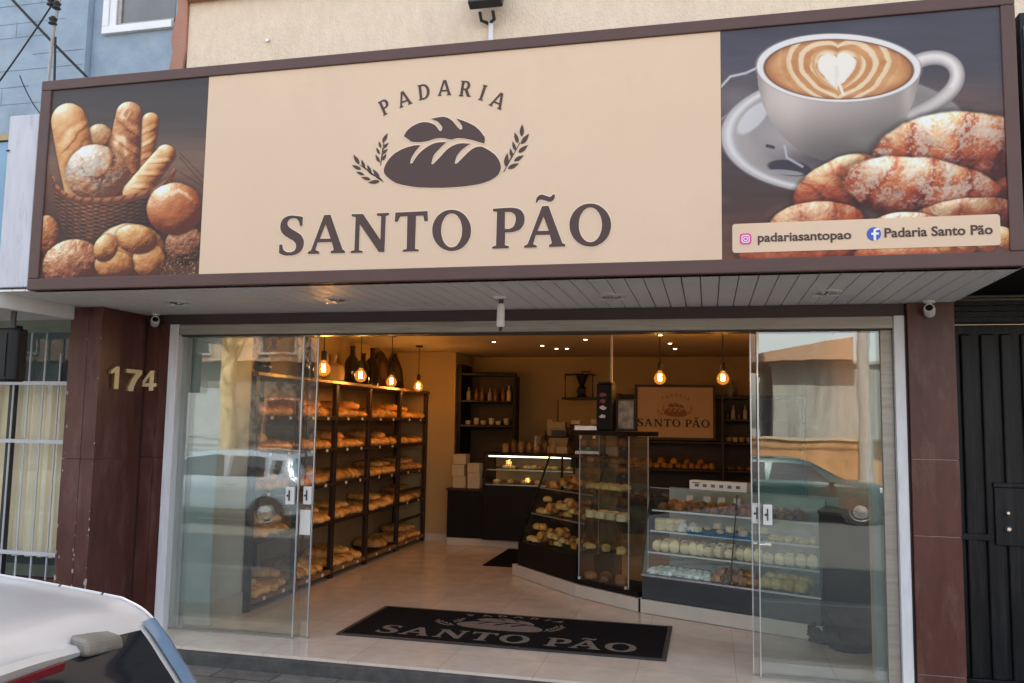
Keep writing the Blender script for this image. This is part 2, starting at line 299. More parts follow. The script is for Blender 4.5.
# ---- tuning
PRINT_GAIN = .78; PEND_W = 1.15; SKY = .15; SUN = 5.0; EXPO = 1.95; SKYSAT = .48
G = {"word":[[[[-1.23,2.76],[-1.23,2.745],[-1.231,2.723],[-1.231,2.707],[-1.236,2.707],[-1.242,2.707],[-1.247,2.707],[-1.248,2.715],[-1.251,2.726],[-1.255,2.735],[-1.26,2.742],[-1.266,2.748],[-1.274,2.752],[-1.282,2.754],[-1.29,2.755],[-1.299,2.755],[-1.306,2.753],[-1.313,2.75],[-1.319,2.746],[-1.323,2.741],[-1.327,2.734],[-1.328,2.728],[-1.327,2.72],[-1.324,2.713],[-1.319,2.706],[-1.312,2.7],[-1.303,2.693],[-1.293,2.687],[-1.282,2.681],[-1.27,2.675],[-1.259,2.668],[-1.248,2.661],[-1.238,2.653],[-1.23,2.644],[-1.225,2.635],[-1.22,2.625],[-1.218,2.614],[-1.217,2.602],[-1.218,2.589],[-1.221,2.578],[-1.226,2.567],[-1.233,2.558],[-1.242,2.55],[-1.252,2.544],[-1.263,2.539],[-1.275,2.536],[-1.288,2.533],[-1.302,2.533],[-1.315,2.533],[-1.327,2.533],[-1.338,2.535],[-1.349,2.538],[-1.359,2.542],[-1.368,2.546],[-1.374,2.549],[-1.374,2.565],[-1.374,2.586],[-1.373,2.602],[-1.368,2.601],[-1.361,2.6],[-1.355,2.6],[-1.354,2.592],[-1.352,2.581],[-1.348,2.571],[-1.342,2.564],[-1.335,2.559],[-1.327,2.555],[-1.318,2.553],[-1.308,2.552],[-1.298,2.552],[-1.29,2.554],[-1.283,2.557],[-1.276,2.561],[-1.271,2.566],[-1.268,2.572],[-1.266,2.579],[-1.265,2.586],[-1.266,2.593],[-1.268,2.6],[-1.272,2.607],[-1.277,2.613],[-1.285,2.62],[-1.295,2.626],[-1.307,2.632],[-1.319,2.639],[-1.331,2.646],[-1.342,2.653],[-1.351,2.661],[-1.359,2.669],[-1.365,2.678],[-1.37,2.688],[-1.372,2.698],[-1.373,2.709],[-1.372,2.72],[-1.37,2.73],[-1.367,2.739],[-1.362,2.748],[-1.355,2.755],[-1.346,2.761],[-1.337,2.766],[-1.326,2.769],[-1.315,2.771],[-1.303,2.772],[-1.29,2.771],[-1.276,2.769],[-1.263,2.767],[-1.25,2.765],[-1.238,2.762]]],[[[-1.094,2.766],[-1.055,2.766],[-0.971,2.558],[-0.956,2.55],[-0.956,2.537],[-1.044,2.538],[-1.045,2.55],[-1.025,2.558],[-1.04,2.604],[-1.129,2.605],[-1.142,2.562],[-1.117,2.55],[-1.116,2.538],[-1.189,2.538],[-1.189,2.55],[-1.169,2.56]],[[-1.084,2.714],[-1.116,2.626],[-1.048,2.625]]],[[[-0.922,2.764],[-0.851,2.762],[-0.739,2.606],[-0.739,2.744],[-0.765,2.749],[-0.767,2.762],[-0.692,2.762],[-0.692,2.749],[-0.711,2.744],[-0.713,2.535],[-0.747,2.536],[-0.87,2.705],[-0.869,2.551],[-0.846,2.545],[-0.845,2.536],[-0.92,2.536],[-0.92,2.547],[-0.897,2.552],[-0.896,2.746],[-0.921,2.752]]],[[[-0.653,2.762],[-0.46,2.762],[-0.457,2.705],[-0.477,2.704],[-0.484,2.737],[-0.528,2.738],[-0.529,2.548],[-0.506,2.543],[-0.507,2.533],[-0.601,2.533],[-0.602,2.544],[-0.578,2.549],[-0.58,2.738],[-0.624,2.737],[-0.638,2.707],[-0.655,2.709]]],[[[-0.202,2.642],[-0.203,2.623],[-0.206,2.606],[-0.213,2.589],[-0.222,2.573],[-0.233,2.56],[-0.246,2.548],[-0.261,2.539],[-0.277,2.533],[-0.294,2.529],[-0.312,2.528],[-0.33,2.53],[-0.347,2.535],[-0.364,2.543],[-0.38,2.553],[-0.393,2.565],[-0.406,2.58],[-0.415,2.596],[-0.423,2.613],[-0.427,2.631],[-0.429,2.65],[-0.428,2.669],[-0.425,2.687],[-0.418,2.703],[-0.409,2.719],[-0.398,2.733],[-0.384,2.744],[-0.369,2.753],[-0.353,2.76],[-0.336,2.763],[-0.318,2.764],[-0.3,2.762],[-0.282,2.757],[-0.266,2.749],[-0.25,2.739],[-0.236,2.726],[-0.225,2.711],[-0.215,2.695],[-0.208,2.678],[-0.203,2.66]],[[-0.253,2.643],[-0.254,2.628],[-0.255,2.614],[-0.259,2.6],[-0.264,2.587],[-0.27,2.576],[-0.277,2.566],[-0.285,2.558],[-0.293,2.553],[-0.303,2.55],[-0.312,2.549],[-0.322,2.55],[-0.332,2.554],[-0.341,2.56],[-0.349,2.568],[-0.357,2.579],[-0.364,2.59],[-0.369,2.604],[-0.373,2.618],[-0.376,2.633],[-0.377,2.648],[-0.376,2.663],[-0.375,2.678],[-0.371,2.692],[-0.366,2.705],[-0.36,2.717],[-0.353,2.726],[-0.345,2.734],[-0.336,2.739],[-0.327,2.743],[-0.317,2.743],[-0.307,2.742],[-0.298,2.738],[-0.289,2.732],[-0.28,2.723],[-0.273,2.713],[-0.266,2.701],[-0.261,2.688],[-0.257,2.674],[-0.254,2.659]]],[[[-0.078,2.759],[0.02,2.761],[0.027,2.76],[0.038,2.759],[0.05,2.757],[0.06,2.755],[0.068,2.751],[0.076,2.747],[0.082,2.742],[0.088,2.736],[0.093,2.728],[0.097,2.72],[0.101,2.711],[0.102,2.701],[0.103,2.692],[0.102,2.682],[0.1,2.671],[0.097,2.662],[0.093,2.654],[0.087,2.646],[0.081,2.639],[0.074,2.634],[0.065,2.63],[0.054,2.627],[0.044,2.625],[0.037,2.623],[-0.006,2.622],[-0.006,2.551],[0.016,2.546],[0.016,2.533],[-0.078,2.534],[-0.078,2.545],[-0.056,2.551],[-0.054,2.741],[-0.076,2.744]],[[-0.009,2.738],[-0.008,2.642],[0.017,2.642],[0.022,2.644],[0.029,2.646],[0.036,2.65],[0.042,2.656],[0.046,2.663],[0.049,2.672],[0.052,2.682],[0.053,2.691],[0.053,2.699],[0.052,2.707],[0.05,2.714],[0.047,2.721],[0.041,2.726],[0.035,2.73],[0.028,2.734],[0.023,2.736]]],[[[0.2,2.761],[0.235,2.762],[0.314,2.552],[0.331,2.545],[0.33,2.533],[0.241,2.533],[0.241,2.545],[0.257,2.552],[0.245,2.601],[0.167,2.602],[0.152,2.552],[0.173,2.543],[0.173,2.533],[0.102,2.533],[0.102,2.543],[0.122,2.553]],[[0.208,2.704],[0.176,2.624],[0.239,2.623]],[[0.164,2.784],[0.165,2.79],[0.166,2.799],[0.168,2.807],[0.172,2.813],[0.177,2.819],[0.183,2.823],[0.189,2.825],[0.195,2.826],[0.202,2.826],[0.21,2.823],[0.219,2.819],[0.227,2.816],[0.234,2.813],[0.24,2.811],[0.246,2.811],[0.252,2.815],[0.257,2.821],[0.261,2.825],[0.264,2.824],[0.268,2.823],[0.271,2.823],[0.27,2.817],[0.27,2.809],[0.268,2.802],[0.265,2.797],[0.261,2.792],[0.256,2.788],[0.251,2.786],[0.245,2.784],[0.239,2.784],[0.232,2.786],[0.225,2.789],[0.217,2.792],[0.209,2.795],[0.2,2.797],[0.193,2.799],[0.187,2.798],[0.182,2.796],[0.178,2.794],[0.175,2.79],[0.172,2.785],[0.17,2.781],[0.169,2.782],[0.166,2.783]]],[[[0.578,2.641],[0.576,2.623],[0.572,2.605],[0.566,2.588],[0.557,2.573],[0.545,2.559],[0.532,2.548],[0.517,2.539],[0.501,2.532],[0.484,2.528],[0.466,2.528],[0.449,2.53],[0.431,2.534],[0.415,2.542],[0.4,2.552],[0.386,2.565],[0.374,2.579],[0.365,2.596],[0.358,2.613],[0.354,2.631],[0.352,2.65],[0.353,2.668],[0.357,2.686],[0.364,2.703],[0.373,2.719],[0.385,2.733],[0.398,2.744],[0.413,2.753],[0.43,2.76],[0.447,2.763],[0.465,2.764],[0.482,2.762],[0.5,2.757],[0.516,2.749],[0.531,2.738],[0.544,2.726],[0.556,2.711],[0.565,2.695],[0.572,2.678],[0.576,2.66]],[[0.529,2.644],[0.528,2.63],[0.526,2.615],[0.522,2.602],[0.517,2.589],[0.511,2.578],[0.503,2.568],[0.495,2.561],[0.486,2.556],[0.476,2.552],[0.467,2.552],[0.457,2.553],[0.447,2.557],[0.438,2.563],[0.43,2.571],[0.422,2.581],[0.415,2.593],[0.41,2.606],[0.406,2.62],[0.404,2.634],[0.403,2.649],[0.404,2.664],[0.406,2.679],[0.409,2.693],[0.415,2.705],[0.421,2.716],[0.428,2.726],[0.437,2.733],[0.446,2.739],[0.455,2.742],[0.465,2.743],[0.475,2.741],[0.485,2.737],[0.494,2.731],[0.502,2.723],[0.51,2.713],[0.516,2.701],[0.522,2.688],[0.525,2.674],[0.528,2.659]]]],"loaf":[[[[-0.732,3.007],[-0.731,3.023],[-0.725,3.041],[-0.716,3.058],[-0.704,3.076],[-0.688,3.093],[-0.67,3.108],[-0.651,3.119],[-0.631,3.129],[-0.611,3.136],[-0.591,3.142],[-0.571,3.146],[-0.552,3.149],[-0.537,3.15],[-0.523,3.149],[-0.514,3.149],[-0.522,3.139],[-0.534,3.125],[-0.545,3.112],[-0.554,3.098],[-0.562,3.085],[-0.568,3.073],[-0.571,3.061],[-0.572,3.051],[-0.573,3.044],[-0.569,3.045],[-0.563,3.045],[-0.559,3.046],[-0.551,3.059],[-0.54,3.076],[-0.527,3.093],[-0.513,3.107],[-0.498,3.119],[-0.481,3.131],[-0.463,3.141],[-0.444,3.15],[-0.423,3.156],[-0.4,3.158],[-0.376,3.158],[-0.359,3.157],[-0.37,3.148],[-0.385,3.134],[-0.399,3.12],[-0.412,3.108],[-0.424,3.095],[-0.433,3.082],[-0.439,3.065],[-0.443,3.047],[-0.446,3.035],[-0.442,3.034],[-0.438,3.033],[-0.434,3.032],[-0.422,3.044],[-0.404,3.062],[-0.386,3.079],[-0.372,3.095],[-0.357,3.11],[-0.341,3.122],[-0.323,3.132],[-0.304,3.139],[-0.284,3.144],[-0.26,3.144],[-0.235,3.141],[-0.217,3.139],[-0.229,3.132],[-0.245,3.122],[-0.26,3.111],[-0.273,3.1],[-0.284,3.087],[-0.294,3.074],[-0.3,3.058],[-0.304,3.041],[-0.307,3.029],[-0.302,3.029],[-0.297,3.029],[-0.293,3.028],[-0.281,3.04],[-0.264,3.056],[-0.248,3.071],[-0.233,3.085],[-0.218,3.098],[-0.203,3.108],[-0.188,3.115],[-0.173,3.118],[-0.157,3.119],[-0.142,3.114],[-0.127,3.106],[-0.112,3.097],[-0.096,3.086],[-0.08,3.074],[-0.066,3.06],[-0.055,3.045],[-0.046,3.029],[-0.04,3.014],[-0.037,3.0],[-0.037,2.988],[-0.04,2.975],[-0.044,2.963],[-0.051,2.951],[-0.064,2.94],[-0.081,2.929],[-0.104,2.918],[-0.131,2.91],[-0.162,2.903],[-0.197,2.899],[-0.232,2.896],[-0.266,2.894],[-0.3,2.893],[-0.335,2.893],[-0.374,2.893],[-0.413,2.895],[-0.451,2.897],[-0.488,2.9],[-0.523,2.903],[-0.557,2.909],[-0.591,2.916],[-0.624,2.924],[-0.653,2.934],[-0.675,2.946],[-0.693,2.959],[-0.708,2.971],[-0.719,2.983],[-0.728,2.994]]],[[[-0.616,3.208],[-0.612,3.216],[-0.605,3.228],[-0.597,3.239],[-0.587,3.248],[-0.575,3.257],[-0.562,3.265],[-0.547,3.272],[-0.531,3.278],[-0.515,3.282],[-0.499,3.283],[-0.483,3.282],[-0.468,3.279],[-0.453,3.274],[-0.439,3.267],[-0.426,3.259],[-0.416,3.247],[-0.407,3.233],[-0.399,3.224],[-0.393,3.223],[-0.389,3.228],[-0.386,3.233],[-0.385,3.238],[-0.385,3.244],[-0.389,3.251],[-0.395,3.26],[-0.404,3.271],[-0.415,3.281],[-0.428,3.289],[-0.443,3.295],[-0.453,3.299],[-0.444,3.301],[-0.43,3.303],[-0.416,3.305],[-0.401,3.306],[-0.384,3.307],[-0.369,3.304],[-0.354,3.299],[-0.34,3.29],[-0.328,3.281],[-0.317,3.269],[-0.307,3.256],[-0.298,3.245],[-0.29,3.236],[-0.283,3.229],[-0.277,3.225],[-0.272,3.224],[-0.268,3.227],[-0.266,3.231],[-0.266,3.237],[-0.268,3.245],[-0.273,3.254],[-0.282,3.267],[-0.295,3.281],[-0.304,3.291],[-0.287,3.285],[-0.264,3.276],[-0.241,3.266],[-0.22,3.255],[-0.2,3.244],[-0.183,3.231],[-0.166,3.215],[-0.152,3.197],[-0.142,3.183],[-0.136,3.176],[-0.134,3.171],[-0.133,3.166],[-0.133,3.155],[-0.134,3.143],[-0.135,3.134],[-0.15,3.14],[-0.171,3.147],[-0.192,3.155],[-0.212,3.161],[-0.232,3.166],[-0.25,3.171],[-0.267,3.174],[-0.282,3.176],[-0.296,3.176],[-0.308,3.174],[-0.319,3.171],[-0.331,3.17],[-0.345,3.173],[-0.361,3.178],[-0.377,3.181],[-0.393,3.183],[-0.408,3.183],[-0.424,3.182],[-0.442,3.178],[-0.461,3.172],[-0.482,3.169],[-0.508,3.167],[-0.536,3.168],[-0.559,3.17],[-0.573,3.175],[-0.581,3.182],[-0.589,3.189],[-0.599,3.196],[-0.609,3.203]]]],"ears":[[[[0.078,3.161],[0.085,3.169],[0.089,3.178],[0.091,3.186],[0.091,3.195],[0.09,3.204],[0.088,3.214],[0.085,3.223],[0.081,3.232],[0.077,3.224],[0.073,3.215],[0.07,3.207],[0.068,3.198],[0.067,3.189],[0.068,3.18],[0.072,3.171]],[[0.058,3.124],[0.062,3.134],[0.063,3.142],[0.061,3.151],[0.059,3.159],[0.055,3.166],[0.05,3.174],[0.044,3.181],[0.038,3.188],[0.038,3.179],[0.037,3.171],[0.037,3.162],[0.038,3.154],[0.041,3.146],[0.044,3.138],[0.05,3.131]],[[0.076,3.119],[0.087,3.121],[0.096,3.125],[0.103,3.131],[0.108,3.138],[0.112,3.146],[0.115,3.155],[0.118,3.164],[0.12,3.174],[0.111,3.17],[0.103,3.165],[0.095,3.16],[0.088,3.154],[0.083,3.148],[0.079,3.14],[0.076,3.13]],[[0.044,3.085],[0.046,3.093],[0.047,3.1],[0.046,3.107],[0.044,3.113],[0.04,3.12],[0.036,3.126],[0.032,3.132],[0.027,3.137],[0.026,3.13],[0.026,3.123],[0.026,3.116],[0.027,3.109],[0.029,3.103],[0.032,3.096],[0.037,3.09]],[[0.062,3.071],[0.072,3.07],[0.081,3.072],[0.089,3.076],[0.095,3.081],[0.101,3.087],[0.105,3.094],[0.11,3.102],[0.114,3.11],[0.105,3.108],[0.097,3.106],[0.088,3.103],[0.081,3.099],[0.074,3.095],[0.068,3.089],[0.064,3.081]],[[0.026,3.044],[0.03,3.051],[0.031,3.058],[0.031,3.065],[0.029,3.072],[0.026,3.079],[0.023,3.085],[0.019,3.092],[0.014,3.098],[0.013,3.091],[0.012,3.084],[0.011,3.077],[0.011,3.07],[0.013,3.063],[0.016,3.056],[0.02,3.05]],[[0.038,3.023],[0.048,3.022],[0.057,3.023],[0.064,3.025],[0.071,3.029],[0.077,3.035],[0.082,3.041],[0.087,3.047],[0.092,3.054],[0.083,3.053],[0.075,3.052],[0.067,3.051],[0.059,3.048],[0.052,3.044],[0.046,3.039],[0.041,3.032]],[[-0.011,2.997],[-0.002,3.005],[0.003,3.013],[0.006,3.022],[0.007,3.032],[0.006,3.042],[0.004,3.052],[0.002,3.062],[-0.001,3.072],[-0.006,3.064],[-0.011,3.055],[-0.015,3.046],[-0.018,3.037],[-0.02,3.028],[-0.019,3.018],[-0.017,3.008]],[[0.003,2.983],[0.014,2.98],[0.023,2.98],[0.032,2.982],[0.039,2.986],[0.046,2.991],[0.053,2.997],[0.059,3.004],[0.065,3.01],[0.055,3.01],[0.046,3.01],[0.037,3.009],[0.028,3.007],[0.021,3.004],[0.014,2.999],[0.008,2.992]],[[-0.02,2.965],[0.073,3.129],[0.07,3.131],[-0.023,2.967]]],[[[-0.746,3.179],[-0.736,3.183],[-0.73,3.188],[-0.725,3.193],[-0.721,3.2],[-0.719,3.208],[-0.718,3.215],[-0.717,3.224],[-0.716,3.232],[-0.723,3.227],[-0.729,3.222],[-0.735,3.217],[-0.74,3.211],[-0.744,3.205],[-0.747,3.197],[-0.747,3.189]],[[-0.755,3.147],[-0.753,3.153],[-0.753,3.159],[-0.754,3.164],[-0.755,3.169],[-0.758,3.174],[-0.761,3.179],[-0.765,3.183],[-0.769,3.188],[-0.769,3.182],[-0.77,3.177],[-0.77,3.171],[-0.769,3.166],[-0.767,3.161],[-0.765,3.156],[-0.761,3.152]],[[-0.746,3.142],[-0.737,3.143],[-0.731,3.145],[-0.725,3.148],[-0.721,3.152],[-0.717,3.157],[-0.714,3.163],[-0.711,3.169],[-0.708,3.175],[-0.715,3.173],[-0.721,3.171],[-0.727,3.168],[-0.733,3.165],[-0.738,3.161],[-0.742,3.156],[-0.744,3.15]],[[-0.761,3.111],[-0.76,3.117],[-0.761,3.123],[-0.763,3.129],[-0.766,3.134],[-0.769,3.139],[-0.774,3.143],[-0.778,3.147],[-0.783,3.151],[-0.783,3.145],[-0.782,3.139],[-0.781,3.134],[-0.779,3.128],[-0.776,3.123],[-0.773,3.118],[-0.768,3.114]],[[-0.749,3.11],[-0.741,3.11],[-0.735,3.111],[-0.73,3.114],[-0.725,3.118],[-0.721,3.123],[-0.718,3.128],[-0.715,3.133],[-0.712,3.139],[-0.718,3.137],[-0.725,3.136],[-0.731,3.134],[-0.736,3.131],[-0.741,3.127],[-0.745,3.123],[-0.748,3.117]],[[-0.76,3.062],[-0.759,3.07],[-0.76,3.077],[-0.762,3.084],[-0.765,3.089],[-0.77,3.095],[-0.775,3.1],[-0.781,3.105],[-0.787,3.11],[-0.786,3.103],[-0.785,3.096],[-0.783,3.089],[-0.781,3.082],[-0.778,3.076],[-0.773,3.071],[-0.768,3.066]],[[-0.743,3.073],[-0.736,3.075],[-0.731,3.078],[-0.728,3.082],[-0.725,3.087],[-0.723,3.093],[-0.722,3.098],[-0.721,3.104],[-0.72,3.111],[-0.726,3.107],[-0.73,3.104],[-0.735,3.1],[-0.739,3.096],[-0.742,3.091],[-0.744,3.086],[-0.744,3.08]],[[-0.753,3.043],[-0.735,3.181],[-0.739,3.182],[-0.756,3.043]]],[[[-0.886,3.057],[-0.885,3.068],[-0.887,3.077],[-0.89,3.085],[-0.895,3.093],[-0.901,3.1],[-0.909,3.106],[-0.916,3.112],[-0.925,3.118],[-0.923,3.109],[-0.921,3.1],[-0.918,3.091],[-0.915,3.082],[-0.91,3.075],[-0.904,3.068],[-0.896,3.062]],[[-0.853,3.031],[-0.85,3.039],[-0.85,3.046],[-0.851,3.053],[-0.854,3.06],[-0.857,3.066],[-0.862,3.073],[-0.867,3.079],[-0.872,3.085],[-0.873,3.077],[-0.873,3.07],[-0.873,3.063],[-0.871,3.056],[-0.869,3.049],[-0.866,3.043],[-0.861,3.037]],[[-0.874,3.027],[-0.878,3.035],[-0.884,3.042],[-0.891,3.046],[-0.899,3.05],[-0.906,3.052],[-0.915,3.054],[-0.923,3.055],[-0.932,3.055],[-0.926,3.049],[-0.92,3.043],[-0.914,3.037],[-0.907,3.032],[-0.9,3.028],[-0.892,3.026],[-0.883,3.025]],[[-0.811,2.994],[-0.808,3.003],[-0.808,3.011],[-0.81,3.019],[-0.813,3.026],[-0.817,3.033],[-0.822,3.039],[-0.828,3.046],[-0.834,3.052],[-0.835,3.044],[-0.834,3.036],[-0.834,3.028],[-0.832,3.02],[-0.829,3.013],[-0.825,3.006],[-0.819,3.0]],[[-0.853,2.993],[-0.858,3.0],[-0.863,3.005],[-0.869,3.009],[-0.875,3.011],[-0.882,3.013],[-0.889,3.014],[-0.896,3.014],[-0.904,3.014],[-0.898,3.009],[-0.893,3.004],[-0.887,3.0],[-0.881,2.996],[-0.875,2.993],[-0.868,2.991],[-0.861,2.991]],[[-0.758,2.962],[-0.757,2.974],[-0.759,2.983],[-0.763,2.992],[-0.768,2.999],[-0.775,3.006],[-0.783,3.013],[-0.791,3.019],[-0.8,3.025],[-0.798,3.015],[-0.795,3.006],[-0.792,2.996],[-0.789,2.988],[-0.784,2.98],[-0.777,2.973],[-0.769,2.967]],[[-0.812,2.963],[-0.818,2.97],[-0.825,2.975],[-0.832,2.979],[-0.839,2.981],[-0.847,2.981],[-0.855,2.981],[-0.863,2.981],[-0.871,2.98],[-0.864,2.975],[-0.857,2.97],[-0.85,2.966],[-0.843,2.962],[-0.836,2.96],[-0.828,2.959],[-0.82,2.96]],[[-0.756,2.951],[-0.766,2.957],[-0.775,2.959],[-0.784,2.96],[-0.793,2.959],[-0.801,2.957],[-0.81,2.954],[-0.818,2.95],[-0.826,2.945],[-0.816,2.942],[-0.807,2.94],[-0.798,2.938],[-0.789,2.937],[-0.78,2.937],[-0.772,2.94],[-0.764,2.944]],[[-0.731,2.945],[-0.882,3.056],[-0.884,3.054],[-0.733,2.943]]]]}
# ------------------------------------------------------------------ picture printing
def vnoise(x, y, seed=0):
    """smooth value noise on arrays, result 0..1"""
    xi=np.floor(x).astype(np.int64); yi=np.floor(y).astype(np.int64); fx=x-xi; fy=y-yi
    fx=fx*fx*(3-2*fx); fy=fy*fy*(3-2*fy)
    def h(a,b):
        n=(a*374761393+b*668265263+seed*362437)&0x7fffffff
        n=((n^(n>>13))*1274126177)&0x7fffffff
        return ((n^(n>>16))&0xffff)/65535.0
    return (h(xi,yi)*(1-fx)+h(xi+1,yi)*fx)*(1-fy)+(h(xi,yi+1)*(1-fx)+h(xi+1,yi+1)*fx)*fy
def fbm(x,y,seed=0,o=4):
    t=0;a=.5
    for k in range(o):
        t=t+a*vnoise(x*2**k,y*2**k,seed+k*17); a*=.5
    return t/(1-.5**o)
def C3(c): return np.array(c,float)/255
def lerp(a,b,t): return a+(b-a)*t[...,None]
def ss(a,b,x):
    t=np.clip((x-a)/(b-a),0,1); return t*t*(3-2*t)
class Paint:
    """a small picture printer: every shape is laid over the printed sheet in order"""
    def __init__(s,X,Y): s.X=X; s.Y=Y; s.img=np.zeros(X.shape+(3,))
    def over(s,col,a): s.img=s.img*(1-a[...,None])+col*a[...,None]
    def grad(s,stops):
        ys=[p for p,_ in stops]
        s.img=np.stack([np.interp(s.Y,ys,[c[k]/255 for _,c in stops]) for k in range(3)],-1)
    def dough(s,d,nx,ny,sc=26,seed=1,cols=((92,45,24),(186,112,60),(226,170,108),(250,222,176)),bump=.5,flour=0,soft=.05,light=(-.45,-.72,.53),gloss=.25,tone=1,cuts=None,halo=.24,lay=None):
        """d: 0 centre..1 rim; nx,ny: outline normal"""
        X,Y=s.X,s.Y; h=np.sqrt(np.clip(1-d**2,0,1))
        e=.6
        if lay:
            c0,s0=np.cos(lay[0]),np.sin(lay[0]); X,Y=(X*c0+Y*s0),(-X*s0+Y*c0)*lay[1]
        f=fbm(X/sc,Y/sc,seed,5)
        gx=(fbm((X+e)/sc,Y/sc,seed,5)-f)/e*sc; gy=(fbm(X/sc,(Y+e)/sc,seed,5)-f)/e*sc
        if lay: gx,gy=gx*c0-gy*s0*lay[1],gx*s0+gy*c0*lay[1]
        X,Y=s.X,s.Y
        ax=nx*d-gx*bump*.5; ay=ny*d-gy*bump*.5; az=h+.15
        L=np.sqrt(ax*ax+ay*ay+az*az); lit=np.clip((ax*light[0]+ay*light[1]+az*light[2])/L,-.3,1)
        v=np.clip(.03+.98*lit+.45*(f-.5),0,1)
        if cuts is not None: v=np.clip(v+cuts,0,1)
        ys=[0,.38,.7,1]; col=np.stack([np.interp(v,ys,[c[k]/255 for c in cols]) for k in range(3)],-1)*tone
        if flour:
            g=.5*fbm(X/34+9,Y/34,seed+5,4)+.5*fbm(X/7,Y/7,seed+9,4); m=ss(.60-.16*flour,.70-.10*flour,g+.13*lit-.05)*np.clip(lit*1.2+.25,0,1)*min(1,flour)
            col=lerp(col,np.ones(3)*C3((240,226,210))*(.62+.38*np.clip(lit,0,1)[...,None]),m*.88)
        sp=np.clip(lit,0,1)**14*gloss*(.4+f); col=col+sp[...,None]
        if halo: s.img=s.img*(1-halo*(1-ss(.97,1.13,d)))[...,None]
        s.over(np.clip(col,0,1),1-ss(1-soft,1+soft*.4,d))
    def ellipsoid(s,cx,cy,rx,ry,rot=0,**k):
        c,n=np.cos(rot),np.sin(rot); dx=s.X-cx; dy=s.Y-cy
        u=(dx*c+dy*n)/rx; v=(-dx*n+dy*c)/ry; w=fbm(s.X/60,s.Y/60,int(cx),3)-.5
        d=np.sqrt(u*u+v*v)*(1+.12*w); r=np.maximum(np.sqrt(u*u+v*v),1e-6)
        s.dough(d,(u*c-v*n)/r,(u*n+v*c)/r,**k)
    def stick(s,a,b,r0,r1,**k):
        ax,ay=a; bx,by=b; dx,dy=bx-ax,by-ay; L2=dx*dx+dy*dy
        t=np.clip(((s.X-ax)*dx+(s.Y-ay)*dy)/L2,0,1); px=s.X-ax-t*dx; py=s.Y-ay-t*dy
        r=np.sqrt(px*px+py*py)+1e-6; R=(r0+(r1-r0)*t)*(1+.08*(fbm(s.X/50,s.Y/50,int(ax),3)-.5))
        sl=k.pop('slash',None)
        if sl:
            n,tilt,amp=sl; sg=((s.X-ax)*dy-(s.Y-ay)*dx)/np.sqrt(L2)/R; ph=(t*n+sg*tilt+.25*(fbm(s.X/40,s.Y/40,int(bx),3)-.5))%1; e=(1-np.clip(abs(sg),0,1)**3)*ss(0,.06,t)*(1-ss(.94,1,t))
            k['cuts']=k.get('cuts',0)+e*amp*(np.exp(-((ph-.45)/.16)**2)-1.1*np.exp(-((ph-.70)/.055)**2)-.35*np.exp(-((ph-.16)/.10)**2))
        s.dough(r/R,px/r,py/r,**k)
    def line(s,pts,w,col,a=1,taper=False):
        D=np.full(s.X.shape,1e9)
        for i in range(len(pts)-1):
            (ax,ay),(bx,by)=pts[i],pts[i+1]; dx,dy=bx-ax,by-ay
            t=np.clip(((s.X-ax)*dx+(s.Y-ay)*dy)/(dx*dx+dy*dy+1e-9),0,1)
            D=np.minimum(D,np.hypot(s.X-ax-t*dx,s.Y-ay-t*dy))
        m=(1-ss(w*.5-1.2,w*.5+1.2,D))*a; s.over(C3(col),m); return D
    def mask_poly(s,pts):
        X,Y=s.X,s.Y; ins=np.zeros(X.shape,bool); n=len(pts)
        for i in range(n):
            (x1,y1),(x2,y2)=pts[i],pts[(i+1)%n]
            if y1==y2: continue
            c=((y1>Y)!=(y2>Y))&(X<(x2-x1)*(Y-y1)/(y2-y1)+x1); ins^=c
        return ins.astype(float)
def grid_uv(nu,nv,tl,tr,bl,br):
    u,v=np.meshgrid(np.linspace(0,1,nu),np.linspace(0,1,nv))
    f=lambda k:(tl[k]*(1-u)+tr[k]*u)*v+(bl[k]*(1-u)+br[k]*u)*(1-v)
    return u,v,f(0),f(1)
